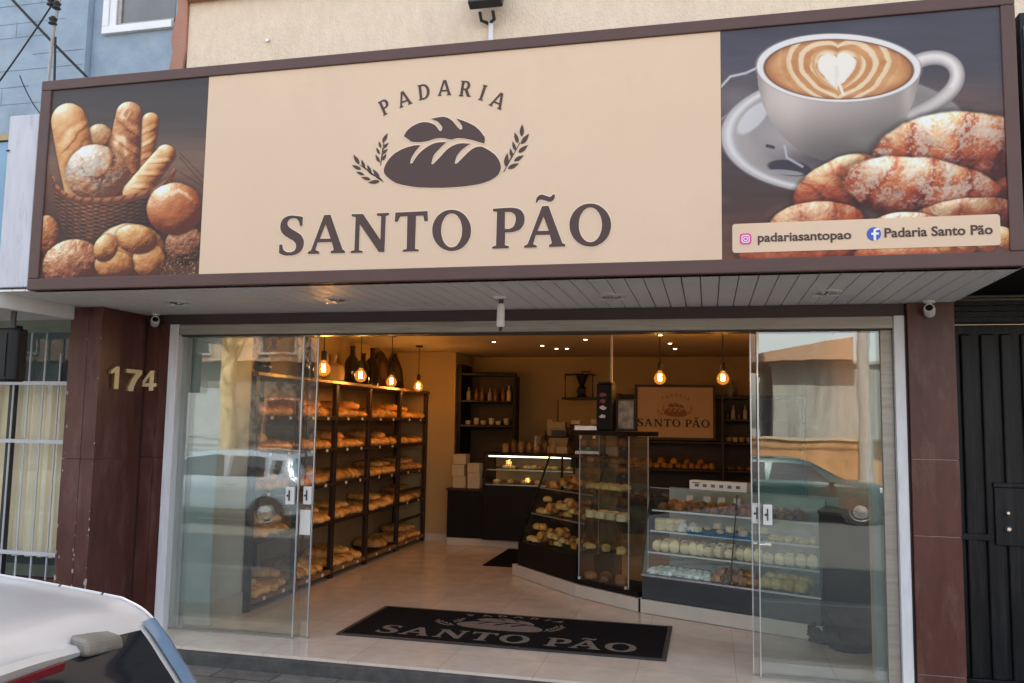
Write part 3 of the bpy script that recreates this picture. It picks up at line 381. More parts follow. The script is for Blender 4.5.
def paint_breads(nu,nv):
    u,v,X,Y=grid_uv(nu,nv,(43,22),(574,-24),(-2,658),(545,642)); p=Paint(X,Y)
    p.grad([(0,(70,65,64)),(150,(86,75,70)),(250,(124,96,80)),(330,(112,78,60)),(480,(66,42,31)),(660,(86,53,36))])
    p.img*= (.86+.28*fbm(X/150,Y/18,4,4)*np.where(Y>230,1,.55)+.06)[...,None]
    for y0,y1 in ((235,330),(300,350),(250,360)): p.line([(480,y0),(590,y1+20)],3,(50,32,26),.5)
    G=((104,50,24),(196,122,66),(232,176,114),(252,222,176))
    cut=lambda pts,w:(lambda D:.34*np.exp(-(D/w)**2))(Paint.line(Paint(X,Y),pts,1,(0,0,0)))
    p.ellipsoid(208,186,50,52,seed=3,sc=20,cols=G,tone=.88)
    p.stick((383,126),(350,290),30,38,seed=5,sc=40,cols=G,bump=.30,slash=(3.2,.5,.26))
    p.stick((102,130),(150,360),66,66,slash=(2.6,.55,.30),seed=7,sc=50,cols=((120,62,30),(214,140,80),(240,188,128),(254,226,184)),bump=.30)
    p.stick((310,104),(280,330),46,68,slash=(3.4,-.45,.24),seed=11,sc=34,cols=((96,44,22),(176,104,58),(214,150,96),(248,216,176)),bump=.5,cuts=cut([(296,84),(284,108),(300,118),(312,96)],5)+cut([(268,200),(292,180),(300,240)],8)-cut([(250,170),(240,250)],8))
    p.stick((434,240),(330,372),34,42,slash=(3.0,.5,.26),seed=13,sc=40,cols=G,bump=.3)
    # basket: back rim, shadowed inside, woven front
    p.ellipsoid(198,304,110,100,seed=17,sc=24,cols=((110,58,34),(188,124,78),(224,180,136),(250,236,214)),bump=.6,flour=1.0,cuts=-.42*np.exp(-((X-232+.25*(Y-300)+14*np.sin(Y/24))/8)**2)-.36*np.exp(-((Y-300-.30*(X-150)+10*np.sin(X/17))/7)**2)*(X<250)-.3*np.exp(-((X-160-.5*(Y-300)+8*np.sin(Y/15))/6)**2)*(Y<300))
    rim=[(44,318),(52,350),(90,382),(150,398),(230,400),(320,388),(400,364),(450,330),(462,300)]
    body=rim+[(440,372),(395,440),(372,506),(240,520),(98,530),(74,470),(52,400)]
    m=p.mask_poly(body); row=np.sin((Y+.02*(X-230)**2/20)/4.2); colm=np.sin(X/7.5+np.where(np.floor((Y+.001*(X-230)**2)/13)%2>0,3.14,0))
    wv=.5+.28*row*colm+.35*(fbm(X/9,Y/5,21,3)-.5); sh=np.clip(1.15-abs(X-170)/360-(Y-400)/460,.3,1.2)
    p.over(np.clip(np.stack([wv*176,wv*108,wv*74],-1)/255*1.25*sh[...,None],0,1),m)
    for k,(o,c) in enumerate(((0,(150,88,56)),(-8,(186,118,78)),(7,(112,62,42)))):
        p.line([(x,y+o) for x,y in rim],9,c,.95)
    tw=p.line([(x,y-2) for x,y in rim],1,(0,0,0),0); p.over(C3((96,52,36)),(1-ss(7,11,tw))*(np.sin(X/5.5+Y/7)>.45)*.7)
    p.ellipsoid(502,548,72,64,seed=23,sc=14,cols=((48,24,16),(120,68,42),(168,108,72),(214,160,118)),bump=1.1,gloss=.1)
    p.ellipsoid(464,424,94,88,seed=29,sc=60,cols=((96,40,22),(176,92,48),(214,138,84),(250,214,172)),bump=.35,gloss=.45,cuts=cut([(452,372),(480,362),(520,392),(500,372)],6))
    p.ellipsoid(26,516,46,72,seed=31,sc=22,cols=((84,38,22),(164,90,50),(206,132,78),(240,190,138)),bump=.8)
    p.ellipsoid(112,604,106,78,rot=-.25,seed=37,sc=24,cols=((84,38,24),(160,92,58),(206,138,94),(246,206,164)),bump=.95)
    # knotted bun in front
    K=((96,46,20),(186,114,58),(226,166,102),(246,208,156))
    p.ellipsoid(318,558,118,84,seed=41,sc=40,cols=K,bump=.5,gloss=.12)
    p.ellipsoid(380,596,56,58,rot=.5,seed=43,sc=30,cols=K,bump=.5)
    p.ellipsoid(335,526,74,50,rot=.2,seed=45,sc=30,cols=K,bump=.5,gloss=.4)
    p.ellipsoid(262,610,70,46,seed=47,sc=26,cols=K,bump=.5)
    p.ellipsoid(232,556,40,50,rot=.5,seed=49,sc=26,cols=K,bump=.5)
    cr=fbm(X/4,Y/4,51,2); p.over(C3((198,148,100)),((Y>585)&(cr>.70)&(X>420)).astype(float)*.7)
    return u,v,p.img
def paint_coffee(nu,nv):
    u,v,X,Y=grid_uv(nu,nv,(18,60),(776,-11),(18,683),(803,661)); p=Paint(X,Y)
    p.grad([(-12,(72,70,80)),(150,(78,74,84)),(260,(96,78,76)),(420,(72,60,62)),(560,(84,58,50)),(690,(112,66,50))])
    p.img*=(.85+.3*fbm(X/220,Y/30,3,4))[...,None]
    p.over(C3((126,86,78)),.35*ss(.5,.75,fbm(X/120,Y/40,8,4))*ss(150,320,Y))
    p.over(C3((150,148,152)),.45*np.exp(-(((X-60)/75)**2+((Y-250)/55)**2)))
    p.line([(18,214),(45,186),(90,176),(130,158)],7,(206,204,208),.85); p.line([(18,305),(70,262),(110,240)],6,(176,172,176),.7)
    def el(cx,cy,rx,ry,rot=0):
        c,n=np.cos(rot),np.sin(rot); dx=X-cx; dy=Y-cy
        return np.hypot((dx*c+dy*n)/rx,(-dx*n+dy*c)/ry)
    # saucer
    d=el(356,340,342,166,-.03); lum=.70+.10*(X-350)/340*-1+.1*np.sin(d*6)
    p.over(np.clip(np.stack([lum*1.0,lum*.945,lum*.915],-1),0,1),1-ss(.99,1.005,d))
    d2=el(358,330,268,122,-.03); p.over(C3((150,142,142)),(1-ss(.9,1.03,d2))*.55)
    p.over(C3((236,234,234)),np.exp(-((d-.93)/.035)**2)*.8*(X<420)); p.over(C3((116,106,108)),np.exp(-((d-1.0)/.012)**2)*.6)
    p.over(C3((70,62,66)),np.exp(-(((X-310)/120)**2+((Y-415)/34)**2))*.85)
    p.over(C3((238,236,238)),(1-ss(.8,1.1,el(110,300,62,26,-.75)))*.6)
    # spoon
    p.over(C3((62,56,62)),1-ss(.85,1.05,el(214,436,66,22,.12))); p.over(C3((176,172,176)),(1-ss(.8,1.1,el(205,448,50,7,.1)))*.8)
    p.line([(200,376),(206,408),(250,432)],7,(196,192,196),.8); p.line([(150,376),(168,380)],9,(60,54,58),.9)
    # handle
    hc=[(548,150),(590,134),(630,134),(660,154),(668,188),(650,226),(606,262),(540,296)]; hp=[]
    for i in range(7):
        q=[np.array(hc[max(0,min(7,i+k-1))],float) for k in range(4)]
        for k in range(8):
            t=k/8; hp.append(tuple(.5*(2*q[1]+(q[2]-q[0])*t+(2*q[0]-5*q[1]+4*q[2]-q[3])*t*t+(3*q[1]-q[0]-3*q[2]+q[3])*t**3)))
    D=p.line(hp,1,(0,0,0),0); m=1-ss(19,21.5,D); k=(D/20)**2
    D2=p.line([(x-3,y-5) for x,y in hp],1,(0,0,0),0); lum=.90-.26*k-.10*ss(6,24,D2)-.10*ss(200,290,Y)
    p.over(np.clip(np.stack([lum,lum*.95,lum*.92],-1),0,1),m); p.over(C3((250,248,246)),np.exp(-(D2/5)**2)*.55*m*(Y<215))
    # cup body
    body=[(122,170),(126,215),(138,262),(160,308),(196,352),(244,392),(300,414),(352,421),(404,414),(452,394),(494,358),(530,308),(556,250),(570,190),(572,150)]
    m=p.mask_poly(body); t=(X-122)/450; lum=.80-.30*np.clip(t-.25,0,1)**1.1-.36*ss(240,430,Y)-.16*np.exp(-(t/.05)**2)+.05*np.exp(-((t-.2)/.1)**2)
    lum=lum+.13*np.exp(-((t-.93)/.045)**2)*(Y<330)+.08*np.exp(-(((X-430)/50)**2+((Y-365)/26)**2))
    p.over(np.clip(np.stack([lum*1.0,lum*.925,lum*.88],-1),0,1),m)
    d=el(347,160,226,95,.02); p.over(C3((238,234,230)),1-ss(.985,1.01,d)); p.over(C3((168,152,146)),np.exp(-((d-1.01)/.012)**2)*.6)
    d=el(348,164,207,84,.02); p.over(C3((126,78,52)),1-ss(.985,1.02,d))
    # crema with a poured heart
    f=fbm(X/60,Y/24,12,4); cx,cy=362,172; a=(X-cx)/1.0; b=(Y-cy)/.58
    gx_=(X-350)/44; gy_=-(Y-176)/36; r=np.sqrt(np.maximum(gx_**2/1.6+(gy_*.92-.50*np.sqrt(abs(gx_)))**2,0)); w=np.sin(r*10.5+2.6*f); ring=ss(-.3,.6,w)*ss(.95,1.1,r)*(1-ss(2.3,3.2,r))*ss(-1.9,-1.2,gy_+1.15)
    base=lerp(C3((196,128,76))*np.ones(X.shape+(3,)),C3((224,166,112)),np.clip(f*1.3-.2+ .5*ss(.55,.9,d),0,1))
    base=lerp(base,C3((150,84,44)),(np.exp(-((d-.97)/.09)**2)*.55+.5*np.exp(-(((X-335)/26)**2+((Y-118)/22)**2))))
    base=lerp(base,C3((250,228,192)),ring*.85)
    hx=(X-346)/48; hy=-(Y-172)/40+.12; hx=hx*.86; hy=hy*.86; heart=(hx*hx+(hy-.62*np.sqrt(abs(hx)))**2); base=lerp(base,C3((214,150,94)),.8*np.exp(-((np.sqrt(np.maximum(heart,0))-1.16)/.10)**2)); hs_=1-ss(.72,1.02,heart+.35*(fbm(X/26,Y/12,31,3)-.5)); vein=.05*np.exp(-((hx/.10))**2)*(hy<.5); base=lerp(base,C3((253,246,234))*(1-vein)[...,None],hs_*.96)
    base=lerp(base,C3((250,238,220)),(1-ss(2,6,abs(X-352-.35*(Y-200))))*((Y>190)&(Y<236)))
    p.over(base,1-ss(.95,.985,d))
    # pastries
    K=((72,20,12),(152,60,34),(196,102,60),(236,184,132)); kw=dict(cols=K,gloss=.3,light=(-.25,-.8,.55),halo=.34,bump=.42)
    def furrow(cx,cy,ang,gap,tilt,amp):
        c0,s0=np.cos(ang),np.sin(ang); a=(X-cx)*c0+(Y-cy)*s0; b=-(X-cx)*s0+(Y-cy)*c0
        ph=(a/gap+tilt*(b/gap)**2+.18*(fbm(X/46,Y/46,int(cx),3)-.5)*3)%1
        return amp*(np.exp(-((ph-.42)/.20)**2)*.55-np.exp(-((ph-.86)/.075)**2)-.25*np.exp(-((ph-.10)/.12)**2))
    p.ellipsoid(770,480,110,140,rot=.2,seed=65,sc=34,flour=.35,cuts=furrow(770,480,1.2,90,.1,.3),**kw)
    p.ellipsoid(655,392,212,112,rot=-.12,seed=63,sc=44,flour=.8,cuts=furrow(560,420,.35,118,.14,.30),**kw)
    p.ellipsoid(352,486,140,76,rot=-.42,seed=67,sc=40,flour=.28,cuts=furrow(300,500,-.75,84,.12,.26),**kw)
    p.ellipsoid(585,500,226,92,rot=.16,seed=69,sc=44,flour=.85,cuts=furrow(470,500,.55,112,.12,.30),**kw)
    p.ellipsoid(690,572,160,56,rot=-.1,seed=70,sc=34,flour=.3,tone=.82,cuts=furrow(690,560,.2,100,.1,.25),**kw)
    p.ellipsoid(288,592,138,66,rot=-.08,seed=71,sc=36,flour=.35,cuts=furrow(250,590,.5,90,.15,.28),**kw)
    p.ellipsoid(540,602,110,48,seed=73,sc=30,flour=.8,**kw)
    p.ellipsoid(230,668,170,46,seed=75,sc=30,flour=.15,**kw); p.ellipsoid(560,672,170,42,seed=77,sc=30,**kw)
    for k,x in enumerate((640,690,740,790)): p.ellipsoid(x,642-6*k,34,26,rot=.8,seed=79+k,sc=18,bump=.6,cols=((140,70,34),(216,150,88),(242,196,138),(254,230,190)))
    return u,v,p.img
# ------------------------------------------------------------------ setting: ground, road, pavement, floor
def struct(mb, name, m, bevel=0):
    return tag(mb.build(name, m, bevel=bevel), kind='structure')
def sheet(x0, y0, x1, y1, z): return MB().add([(x0,y0,z),(x1,y0,z),(x1,y1,z),(x0,y1,z)], [(0,1,2,3)])
struct(sheet(-400, -400, 400, 400, -.34), 'ground', M['kerb'])
struct(B(-60, -12.95, -.40, 60, -3.0, -.25), 'road', M['asphalt'])
struct(B(-60, -2.87, -.40, 60, -.417, -.10), 'pavement', M['paver'])
struct(B(-60, -3.0, -.40, 60, -2.872, -.105), 'kerb', M['kerb'], .015)
struct(B(-60, -16.0, -.40, 60, -13.08, -.11), 'far_pavement', M['kerb'])
struct(B(-60, -13.078, -.40, 60, -12.952, -.105), 'far_kerb', M['kerb'], .015)
struct(B(-3.16, -.355, -.30, 2.6, 6.1, 0), 'floor', M['floor'])
struct(B(-3.16, -.415, -.30, 2.6, -.358, -.016), 'step_edging', M['stone_edge'], .006)
mk = MB()
for i in range(-8, 9): mk.box(i*4.0, -8.06, -.25, i*4.0+2, -7.94, -.246)
tag(mk.build('road_marking', M['white']), kind='structure')

# ------------------------------------------------------------------ the bakery building
bk = thing('bakery_building', 'bakery building with cream render above and an open brown-pillared shopfront', 'building', (0, 0, 0))
up = MB().box(-2.70, -.35, 2.60, 9.0, 0, 8.0); up.build('upper_wall', M['plaster'], bk)
B(-3.16, .002, 2.60, 2.80, 6.3, 8.0).build('upper_storey', M['plaster'], bk)
MB().box(-2.70, -.42, 4.675, 9.0, -.352, 4.95).build('terracotta_band', M['terracotta'], bk, bevel=.008)
MB().prism([(-2.815,3.2),(-2.705,3.2),(-2.705,4.1),(-2.72,4.16),(-2.703,4.3),(-2.703,5.2),(-2.80,5.2),(-2.79,4.62),(-2.83,4.4),(-2.81,4.3),(-2.835,4.15),(-2.82,3.9)], -.372, -.34, 'y').build('terracotta_edge', M['terracotta'], bk, bevel=.004)
# left pillar: tiles laid over a core, thin open joints
pl = MB(); 
for z0, z1 in ((-.1, 1.268), (1.272, 2.36)):
    pl.box(-3.43, -.50, z0, -3.278, -.02, z1); pl.box(-3.274, -.50, z0, -3.165, -.02, z1)
    pl.box(-3.163, -.018+.018, z0, -3.055, .16, z1); pl.box(-3.051, 0, z0, -2.945, .16, z1)
B(-3.42, -.488, -.1, -3.168, .14, 2.355).build('pillar_core', M['brown_strip'], bk)
pl.cur = 1; ch = pl; rc = random.Random(3)
for k in range(46):
    z = rc.uniform(.0, .9)**1.2+.06 if k < 36 else rc.uniform(.9, 2.2); e = rc.choice((0, 0, 1, 1, 2)); r0 = rc.uniform(.004, .014)*(1.4 if z < .5 else .7)
    x, y = {0: (-3.165+rc.uniform(-.006, .0), -.5015), 1: (-3.276+rc.uniform(-.01, .01), -.5015), 2: (-3.43+rc.uniform(0, .04), -.5015)}[e]
    n = 7; ch.prism([(x+r0*rc.uniform(.4, 1)*math.cos(a*6.283/n), z+2.2*r0*rc.uniform(.4, 1)*math.sin(a*6.283/n)) for a in range(n)], y, y+.004, 'y')
pl.build('pillar', [M['brown_tile'], M['worn']], bk, bevel=.002)
pr = MB()
for z0, z1 in ((-.1, .12), (.124, .935), (.939, 1.395), (1.399, 2.36)): pr.box(2.285, -.05, z0, 2.553, .32, z1)
pr.build('pillar', M['brown_tile'], bk, bevel=.003)
B(2.29, -.044, -.1, 2.548, .31, 2.355).build('pillar_core', M['worn'], bk)
B(2.273, -.02, -.1, 2.283, .1, 2.36).build('pillar_edge', M['brown_strip'], bk)
# soffit of pvc boards with open grooves
so = MB(); x = -3.36
while x < 2.55:
    so.box(x+.0035, -1.212, 2.363, min(x+.0965, 2.555), .02, 2.376); x += .1
so.build('soffit', M['pvc'], bk)
B(-3.36, -1.21, 2.378, 2.556, 0, 2.42).build('soffit_backing', M['plastic_dark'], bk)
B(-3.16, -.02, 2.285, 2.28, .16, 2.36).build('head_strip', M['brown_strip'], bk)
hd = MB().box(-2.865, -.03, 2.205, 2.205, .17, 2.283); hd.build('head_channel', M['alu'], bk, bevel=.004)
MB().box(-2.865, .005, 2.196, 2.205, .13, 2.203).build('channel_track', M['plastic_dark'], bk)
for x0, x1 in ((-2.943, -2.868), (2.208, 2.270)):
    B(x0, -.035, -.02, x1, .16, 2.285).build('jamb', M['jamb'], bk, bevel=.004)
# interior shell
B(-3.16, .17, 0, -3.05, 6.0, 2.6).build('side_wall', M['int_wall'], bk)
B(2.30, .325, 0, 2.45, 6.0, 2.6).build('side_wall', M['int_wall'], bk)
B(-3.16, 5.95, 0, 2.45, 6.1, 2.6).build('back_wall', M['int_wall'], bk)
B(-3.16, .17, 2.5, 2.45, 6.0, 2.598).build('ceiling', M['int_ceiling'], bk)
B(-3.16, .162, 2.29, 2.45, .30, 2.5).build('lintel', M['int_ceiling'], bk)
B(-3.05, 5.06, 0, -2.22, 5.95, 2.5).build('wall_pier', M['int_wall'], bk, bevel=.004)
B(-3.05, 5.045, 0, -2.21, 5.058, .09).build('skirting', M['plinth'], bk)
B(-3.05, .19, .0, -2.63, .64, 2.29).build('entrance_pier', M['int_white'], bk, bevel=.004)
B(-3.05, .185, 0, -2.622, .648, .17).build('skirting', M['plinth'], bk, bevel=.003)
B(2.10, .20, 0, 2.30, .34, 2.29).build('entrance_pier', M['int_white'], bk, bevel=.004)
# glass doors, two fixed leaves and two sliding leaves pushed open
def leaf(name, x0, x1, y, ex, side, fixed):
    d = B(x0, y, .012, x1, y+.009, 2.196).build(name, M['glass'], bk)
    e0 = ex-.008 if side > 0 else ex; 
    B(e0, y-.004, .012, e0+.008, y+.013, 2.196).build('edge_strip', M['alu_clean'], d, bevel=.001)
    B(x0, y-.003, .0, x1, y+.012, .0118).build('bottom_rail', M['alu'], d)
    return d
fl = leaf('fixed_door_leaf', -2.866, -1.843, .030, -1.843, 1, True)
sl = leaf('sliding_door_leaf', -2.78, -1.752, .085, -1.752, 1, False)
fr_ = leaf('fixed_door_leaf', 1.386, 2.206, .030, 1.386, -1, True)
sr = leaf('sliding_door_leaf', 1.345, 2.15, .085, 1.345, -1, False)
B(2.135, .008, 0, 2.205, .028, 2.2).build('door_stile', M['alu'], bk, bevel=.003)
def handle(d, x, y, w):
    h = B(x, y-.026, .955, x+w, y-.001, 1.085).build('handle', M['plastic_white'], d, bevel=.006)
    MB().box(x+w*.42, y-.034, .985, x+w*.55, y-.028, 1.06).build('finger_slot', M['plastic_dark'], h)
    MB().tube([(x+w*.28, y-.029, 1.02), (x+w*.28, y-.024, 1.02)], .008, 10).build('lock_cylinder', M['plastic_dark'], h)
handle(fl, -1.935, .030, .07); handle(sl, -1.822, .085, .066); handle(sr, 1.348, .085, .062); handle(fr_, 1.414, .030, .056)
pp = B(-1.845, .073, .735, -1.762, .079, .915).build('paper_notice', M['paper'], None); tag(pp, 'small white paper notice taped to the left sliding glass door', 'notice')

# ------------------------------------------------------------------ the big sign
sg = thing('shop_sign', 'wide beige and brown bakery sign box with printed bread and coffee pictures', 'shop sign', (-.28, -1.2, 2.36))
sy = -1.231
fr = MB()
fr.box(-3.12, sy-.012, 2.363, 2.556, sy+.08, 2.437); fr.box(-3.12, sy-.012, 3.668, 2.556, sy+.08, 3.735)
fr.box(-3.12, sy-.0115, 2.4371, -3.043, sy+.08, 3.6679); fr.box(2.491, sy-.0115, 2.4371, 2.556, sy+.08, 3.6679)
fr.build('frame', M['sign_frame'], sg, bevel=.006)
B(-3.118, sy+.082, 2.425, 2.554, -.36, 3.72).build('box_body', M['sign_frame'], sg)
pnl = MB()
for a_, b_ in ((-1.902, 1.152),): pnl.box(a_, sy, 2.437, b_, sy+.03, 3.668)
pnl.build('beige_panel', M['beige'], sg)
def printed(name, fn, nu, nv, x0, x1, z0, z1, gain):
    u, v, im = fn(nu, nv)
    a = im.reshape(-1, 3); lin = np.where(a <= .04045, a/12.92, ((a+.055)/1.055)**2.4)*gain
    vs = np.stack([x0+u.ravel()*(x1-x0), np.full(u.size, sy+.0005), z0+v.ravel()*(z1-z0)], -1)
    I = XF[sg.name].inverted().translation; vs = vs+np.array(I)
    i = np.arange(nu*nv).reshape(nv, nu); q = np.stack([i[:-1, :-1], i[:-1, 1:], i[1:, 1:], i[1:, :-1]], -1).reshape(-1, 4)
    me = bpy.data.meshes.new(name); me.vertices.add(len(vs)); me.vertices.foreach_set('co', vs.ravel().astype(np.float32))
    me.loops.add(q.size); me.loops.foreach_set('vertex_index', q.ravel().astype(np.int32)); me.polygons.add(len(q))
    me.polygons.foreach_set('loop_start', (np.arange(len(q))*4).astype(np.int32)); me.update(calc_edges=True)
    ca = me.color_attributes.new('print', 'FLOAT_COLOR', 'POINT'); ca.data.foreach_set('color', np.concatenate([np.clip(lin, 0, 1), np.ones((len(lin), 1))], 1).ravel().astype(np.float32))
    m, nt, b = nodes(name); at = nt.nodes.new('ShaderNodeVertexColor'); at.layer_name = 'print'; nt.links.new(at.outputs['Color'], b.inputs['Base Color']); b.inputs['Roughness'].default_value = .5; b.inputs['Specular IOR Level'].default_value = .35
    me.materials.append(m); o = bpy.data.objects.new(name, me); COL.objects.link(o); o.parent = sg; XF[o.name] = XF[sg.name]
    return o
B(-3.043, sy+.004, 2.437, -1.904, sy+.03, 3.668).build('print_backing', M['plastic_dark'], sg)
B(1.154, sy+.004, 2.437, 2.491, sy+.03, 3.668).build('print_backing', M['plastic_dark'], sg)
pb = printed('bread_picture', paint_breads, 330, 354, -3.043, -1.904, 2.437, 3.668, PRINT_GAIN)
pc = printed('coffee_picture', paint_coffee, 470, 432, 1.154, 2.491, 2.437, 3.668, PRINT_GAIN)
def grow(lp, d):
    """offset an outline outwards by d"""
    n = len(lp); A = sum(lp[i][0]*lp[(i+1) % n][1]-lp[(i+1) % n][0]*lp[i][1] for i in range(n)); o = []
    for i in range(n):
        a, b, c = lp[i-1], lp[i], lp[(i+1) % n]; nx = nz = 0
        for p, q in ((a, b), (b, c)):
            dx, dz = q[0]-p[0], q[1]-p[1]; L = math.hypot(dx, dz) or 1
            nx += dz/L; nz -= dx/L
        L = math.hypot(nx, nz) or 1; s = d if A > 0 else -d
        o.append((b[0]+nx/L*s, b[1]+nz/L*s))
    return o
for lp in G['word']:
    outline('letter', lp, sy-.0022, sy-.0042, M['letter'], sg)
    outline('letter_halo', [grow(q, -.0055 if k == 1 else .0055) for k, q in enumerate(lp)], sy-.0004, sy-.0020, M['letter_edge'], sg)
for nm, lp in zip(('loaf_emblem', 'loaf_emblem'), G['loaf']):
    outline(nm, lp, sy-.0022, sy-.0042, M['letter'], sg); outline('emblem_halo', [grow(lp[0], .005)], sy-.0004, sy-.0020, M['letter_edge'], sg)
for e in G['ears']: outline('wheat_emblem', e, sy-.0010, sy-.0030, M['letter'], sg)
def ellipse(cx, cz, rx, rz, n=40): return [(cx+rx*math.cos(2*math.pi*i/n), cz+rz*math.sin(2*math.pi*i/n)) for i in range(n)]
# slab letters for the arched word, unit height
def arcp(cx, cz, rx, rz, a0, a1, n=12): return [(cx+rx*math.cos(R(a0+(a1-a0)*i/n)), cz+rz*math.sin(R(a0+(a1-a0)*i/n))) for i in range(n+1)]
GL = {
 'P': (.62, [[(0,0),(.30,0),(.30,.06),(.235,.08),(.235,.40),(.36,.40)]+arcp(.36,.70,.27,.30,-90,90)+[(0,1),(0,.94),(.065,.92),(.065,.08),(0,.06)], [(.235,.50)]+arcp(.33,.70,.12,.20,-90,90)+[(.235,.90)]]),
 'A': (.86, [[(0,0),(.25,0),(.25,.06),(.18,.08),(.235,.26),(.60,.26),(.66,.08),(.59,.06),(.59,0),(.88,0),(.88,.06),(.83,.08),(.53,1),(.34,1),(.05,.08),(0,.06)], [(.265,.36),(.42,.84),(.57,.36)]]),
 'D': (.76, [[(0,0),(.30,0)]+arcp(.34,.5,.42,.5,-90,90)+[(0,1),(0,.94),(.065,.92),(.065,.08),(0,.06)], [(.235,.10)]+arcp(.33,.5,.25,.40,-90,90)+[(.235,.90)]]),
 'R': (.76, [[(0,0),(.30,0),(.30,.06),(.235,.08),(.235,.42),(.32,.42),(.53,0),(.78,0),(.78,.06),(.71,.08),(.50,.45)]+arcp(.37,.71,.27,.29,-60,90)+[(0,1),(0,.94),(.065,.92),(.065,.08),(0,.06)], [(.235,.51)]+arcp(.34,.705,.12,.195,-90,90)+[(.235,.90)]]),
 'I': (.30, [[(0,0),(.30,0),(.30,.06),(.235,.08),(.235,.92),(.30,.94),(.30,1),(0,1),(0,.94),(.065,.92),(.065,.08),(0,.06)]])}
def arched(parent, m, y0, y1, S=1, X=0, Z=0, M2=None, name='letter'):
    for c, (cx, cz), a in (('P',(-.739,3.391),-25),('A',(-.622,3.432),-17),('D',(-.502,3.464),-8),('A',(-.378,3.478),0),('R',(-.251,3.462),8),('I',(-.150,3.431),18),('A',(-.059,3.380),26)):
        w, lps = GL[c]; h = .091; ca, sa = math.cos(R(-a)), math.sin(R(-a)); out = []
        for lp in lps:
            out.append([])
            for px, pz in lp:
                dx, dz = (px-w/2)*h, (pz-.5)*h; out[-1].append(((cx+dx*ca-dz*sa)*S+X, (cz+dx*sa+dz*ca)*S+Z))
        o = outline(name, out, y0, y1, m, None if M2 else parent)
        if M2: o.data.transform(M2); o.data.transform(XF[parent.name].inverted()); o.parent = parent; XF[o.name] = XF[parent.name]
arched(sg, M['letter'], sy-.0010, sy-.0030)
# contact strip on the coffee picture
def rrect(x0, z0, x1, z1, r): return arcp(x1-r,z0+r,r,r,-90,0,6)+arcp(x1-r,z1-r,r,r,0,90,6)+arcp(x0+r,z1-r,r,r,90,180,6)+arcp(x0+r,z0+r,r,r,180,270,6)
outline('contact_strip', [rrect(1.204, 2.470, 2.454, 2.622, .016)], sy-.001, sy-.003, M['beige'], sg)
pk = mat('pink badge', (.62, .08, .26), .5, var=.02); m_, nt_, b_ = pk, pk.node_tree, pk.node_tree.nodes['Principled BSDF']
tcn = nt_.nodes.new('ShaderNodeTexCoord'); sp_ = nt_.nodes.new('ShaderNodeSeparateXYZ'); cr_ = nt_.nodes.new('ShaderNodeValToRGB'); nt_.links.new(tcn.outputs['Generated'], sp_.inputs[0]); nt_.links.new(sp_.outputs['Z'], cr_.inputs[0]); nt_.links.new(cr_.outputs[0], b_.inputs['Base Color'])
cr_.color_ramp.elements[0].color = (.85, .36, .10, 1); cr_.color_ramp.elements[1].color = (.34, .09, .55, 1); el_ = cr_.color_ramp.elements.new(.5); el_.color = (.72, .06, .25, 1)
ig = outline('camera_badge', [rrect(1.241, 2.512, 1.299, 2.570, .016)], sy-.0035, sy-.005, pk, sg)
ln = outline('badge_lines', [rrect(1.250, 2.521, 1.290, 2.561, .011), rrect(1.2545, 2.5255, 1.2855, 2.5565, .008)], sy-.0052, sy-.0062, M['white'], ig)
outline('badge_lines', [ellipse(1.270, 2.541, .0115, .0115), ellipse(1.270, 2.541, .0072, .0072)], sy-.0052, sy-.0062, M['white'], ig)
fb = outline('round_badge', [ellipse(1.885, 2.545, .033, .034)], sy-.0035, sy-.005, mat('blue badge', (.035, .085, .42), .5, var=.02), sg)
outline('badge_letter', [[(1.883,2.511),(1.895,2.511),(1.895,2.540),(1.907,2.540),(1.909,2.551),(1.895,2.551),(1.895,2.558),(1.899,2.5635),(1.910,2.5635),(1.910,2.5735),(1.897,2.5735),(1.886,2.569),(1.883,2.560),(1.883,2.551),(1.873,2.551),(1.873,2.540),(1.883,2.540)]], sy-.0052, sy-.0062, M['white'], fb)
lettering('contact_text', 'padariasantopao', 1.330, 1.780, 2.524, sy-.0042, .064, M['letter'], sg, offset=.022)
lettering('contact_text', 'Padaria Santo Pão', 1.934, 2.420, 2.526, sy-.0042, .066, M['letter'], sg, offset=.022)

# ------------------------------------------------------------------ fittings on the front
for i, (x, y) in enumerate(((-2.454, -.64), (-1.277, -.64), (.506, -.55), (1.746, -.55))):
    t = thing('recessed_downlight', ['round recessed downlight in the soffit over the house number', 'round recessed downlight in the soffit right of the one over the house number', 'round recessed downlight in the soffit right of the hanging white sensor', 'round recessed downlight in the soffit beside the right brown pillar'][i], 'downlight', (x, y, 2.363), group='downlights in the soffit')
    MB().lathe([(.088, 0), (.09, -.004), (.080, -.008), (.062, -.008), (.058, -.003)], n=24).build('trim_ring', M['plastic_white'], t, local=True, smooth=True)
    MB().lathe([(.056, -.003), (.05, -.010), (.03, -.018), (.01, -.020)], n=20).build('lens', M['steel'], t, local=True, smooth=True)
    MB().box(-.075, -.006, -.026, .075, .006, -.021).box(-.006, -.06, -.0255, .006, .06, -.0215).build('spring_clip', M['plastic_white'], t, local=True)
cs = thing('motion_sensor', 'white tube shaped sensor hanging from the soffit over the entrance', 'sensor', (-.185, -.59, 2.363))
MB().box(-.05, -.05, -.016, .05, .05, 0).build('base_plate', M['plastic_white'], cs, local=True, bevel=.004)
MB().tube([(0, 0, -.016), (0, 0, -.05)], .02, 12).build('neck', M['plastic_dark'], cs, local=True)
cs.scale = (.8, .8, .95)
MB().lathe([(.020, -.045), (.030, -.05), (.032, -.19), (.024, -.20)], n=18).build('tube_body', M['plastic_white'], cs, local=True, smooth=True)
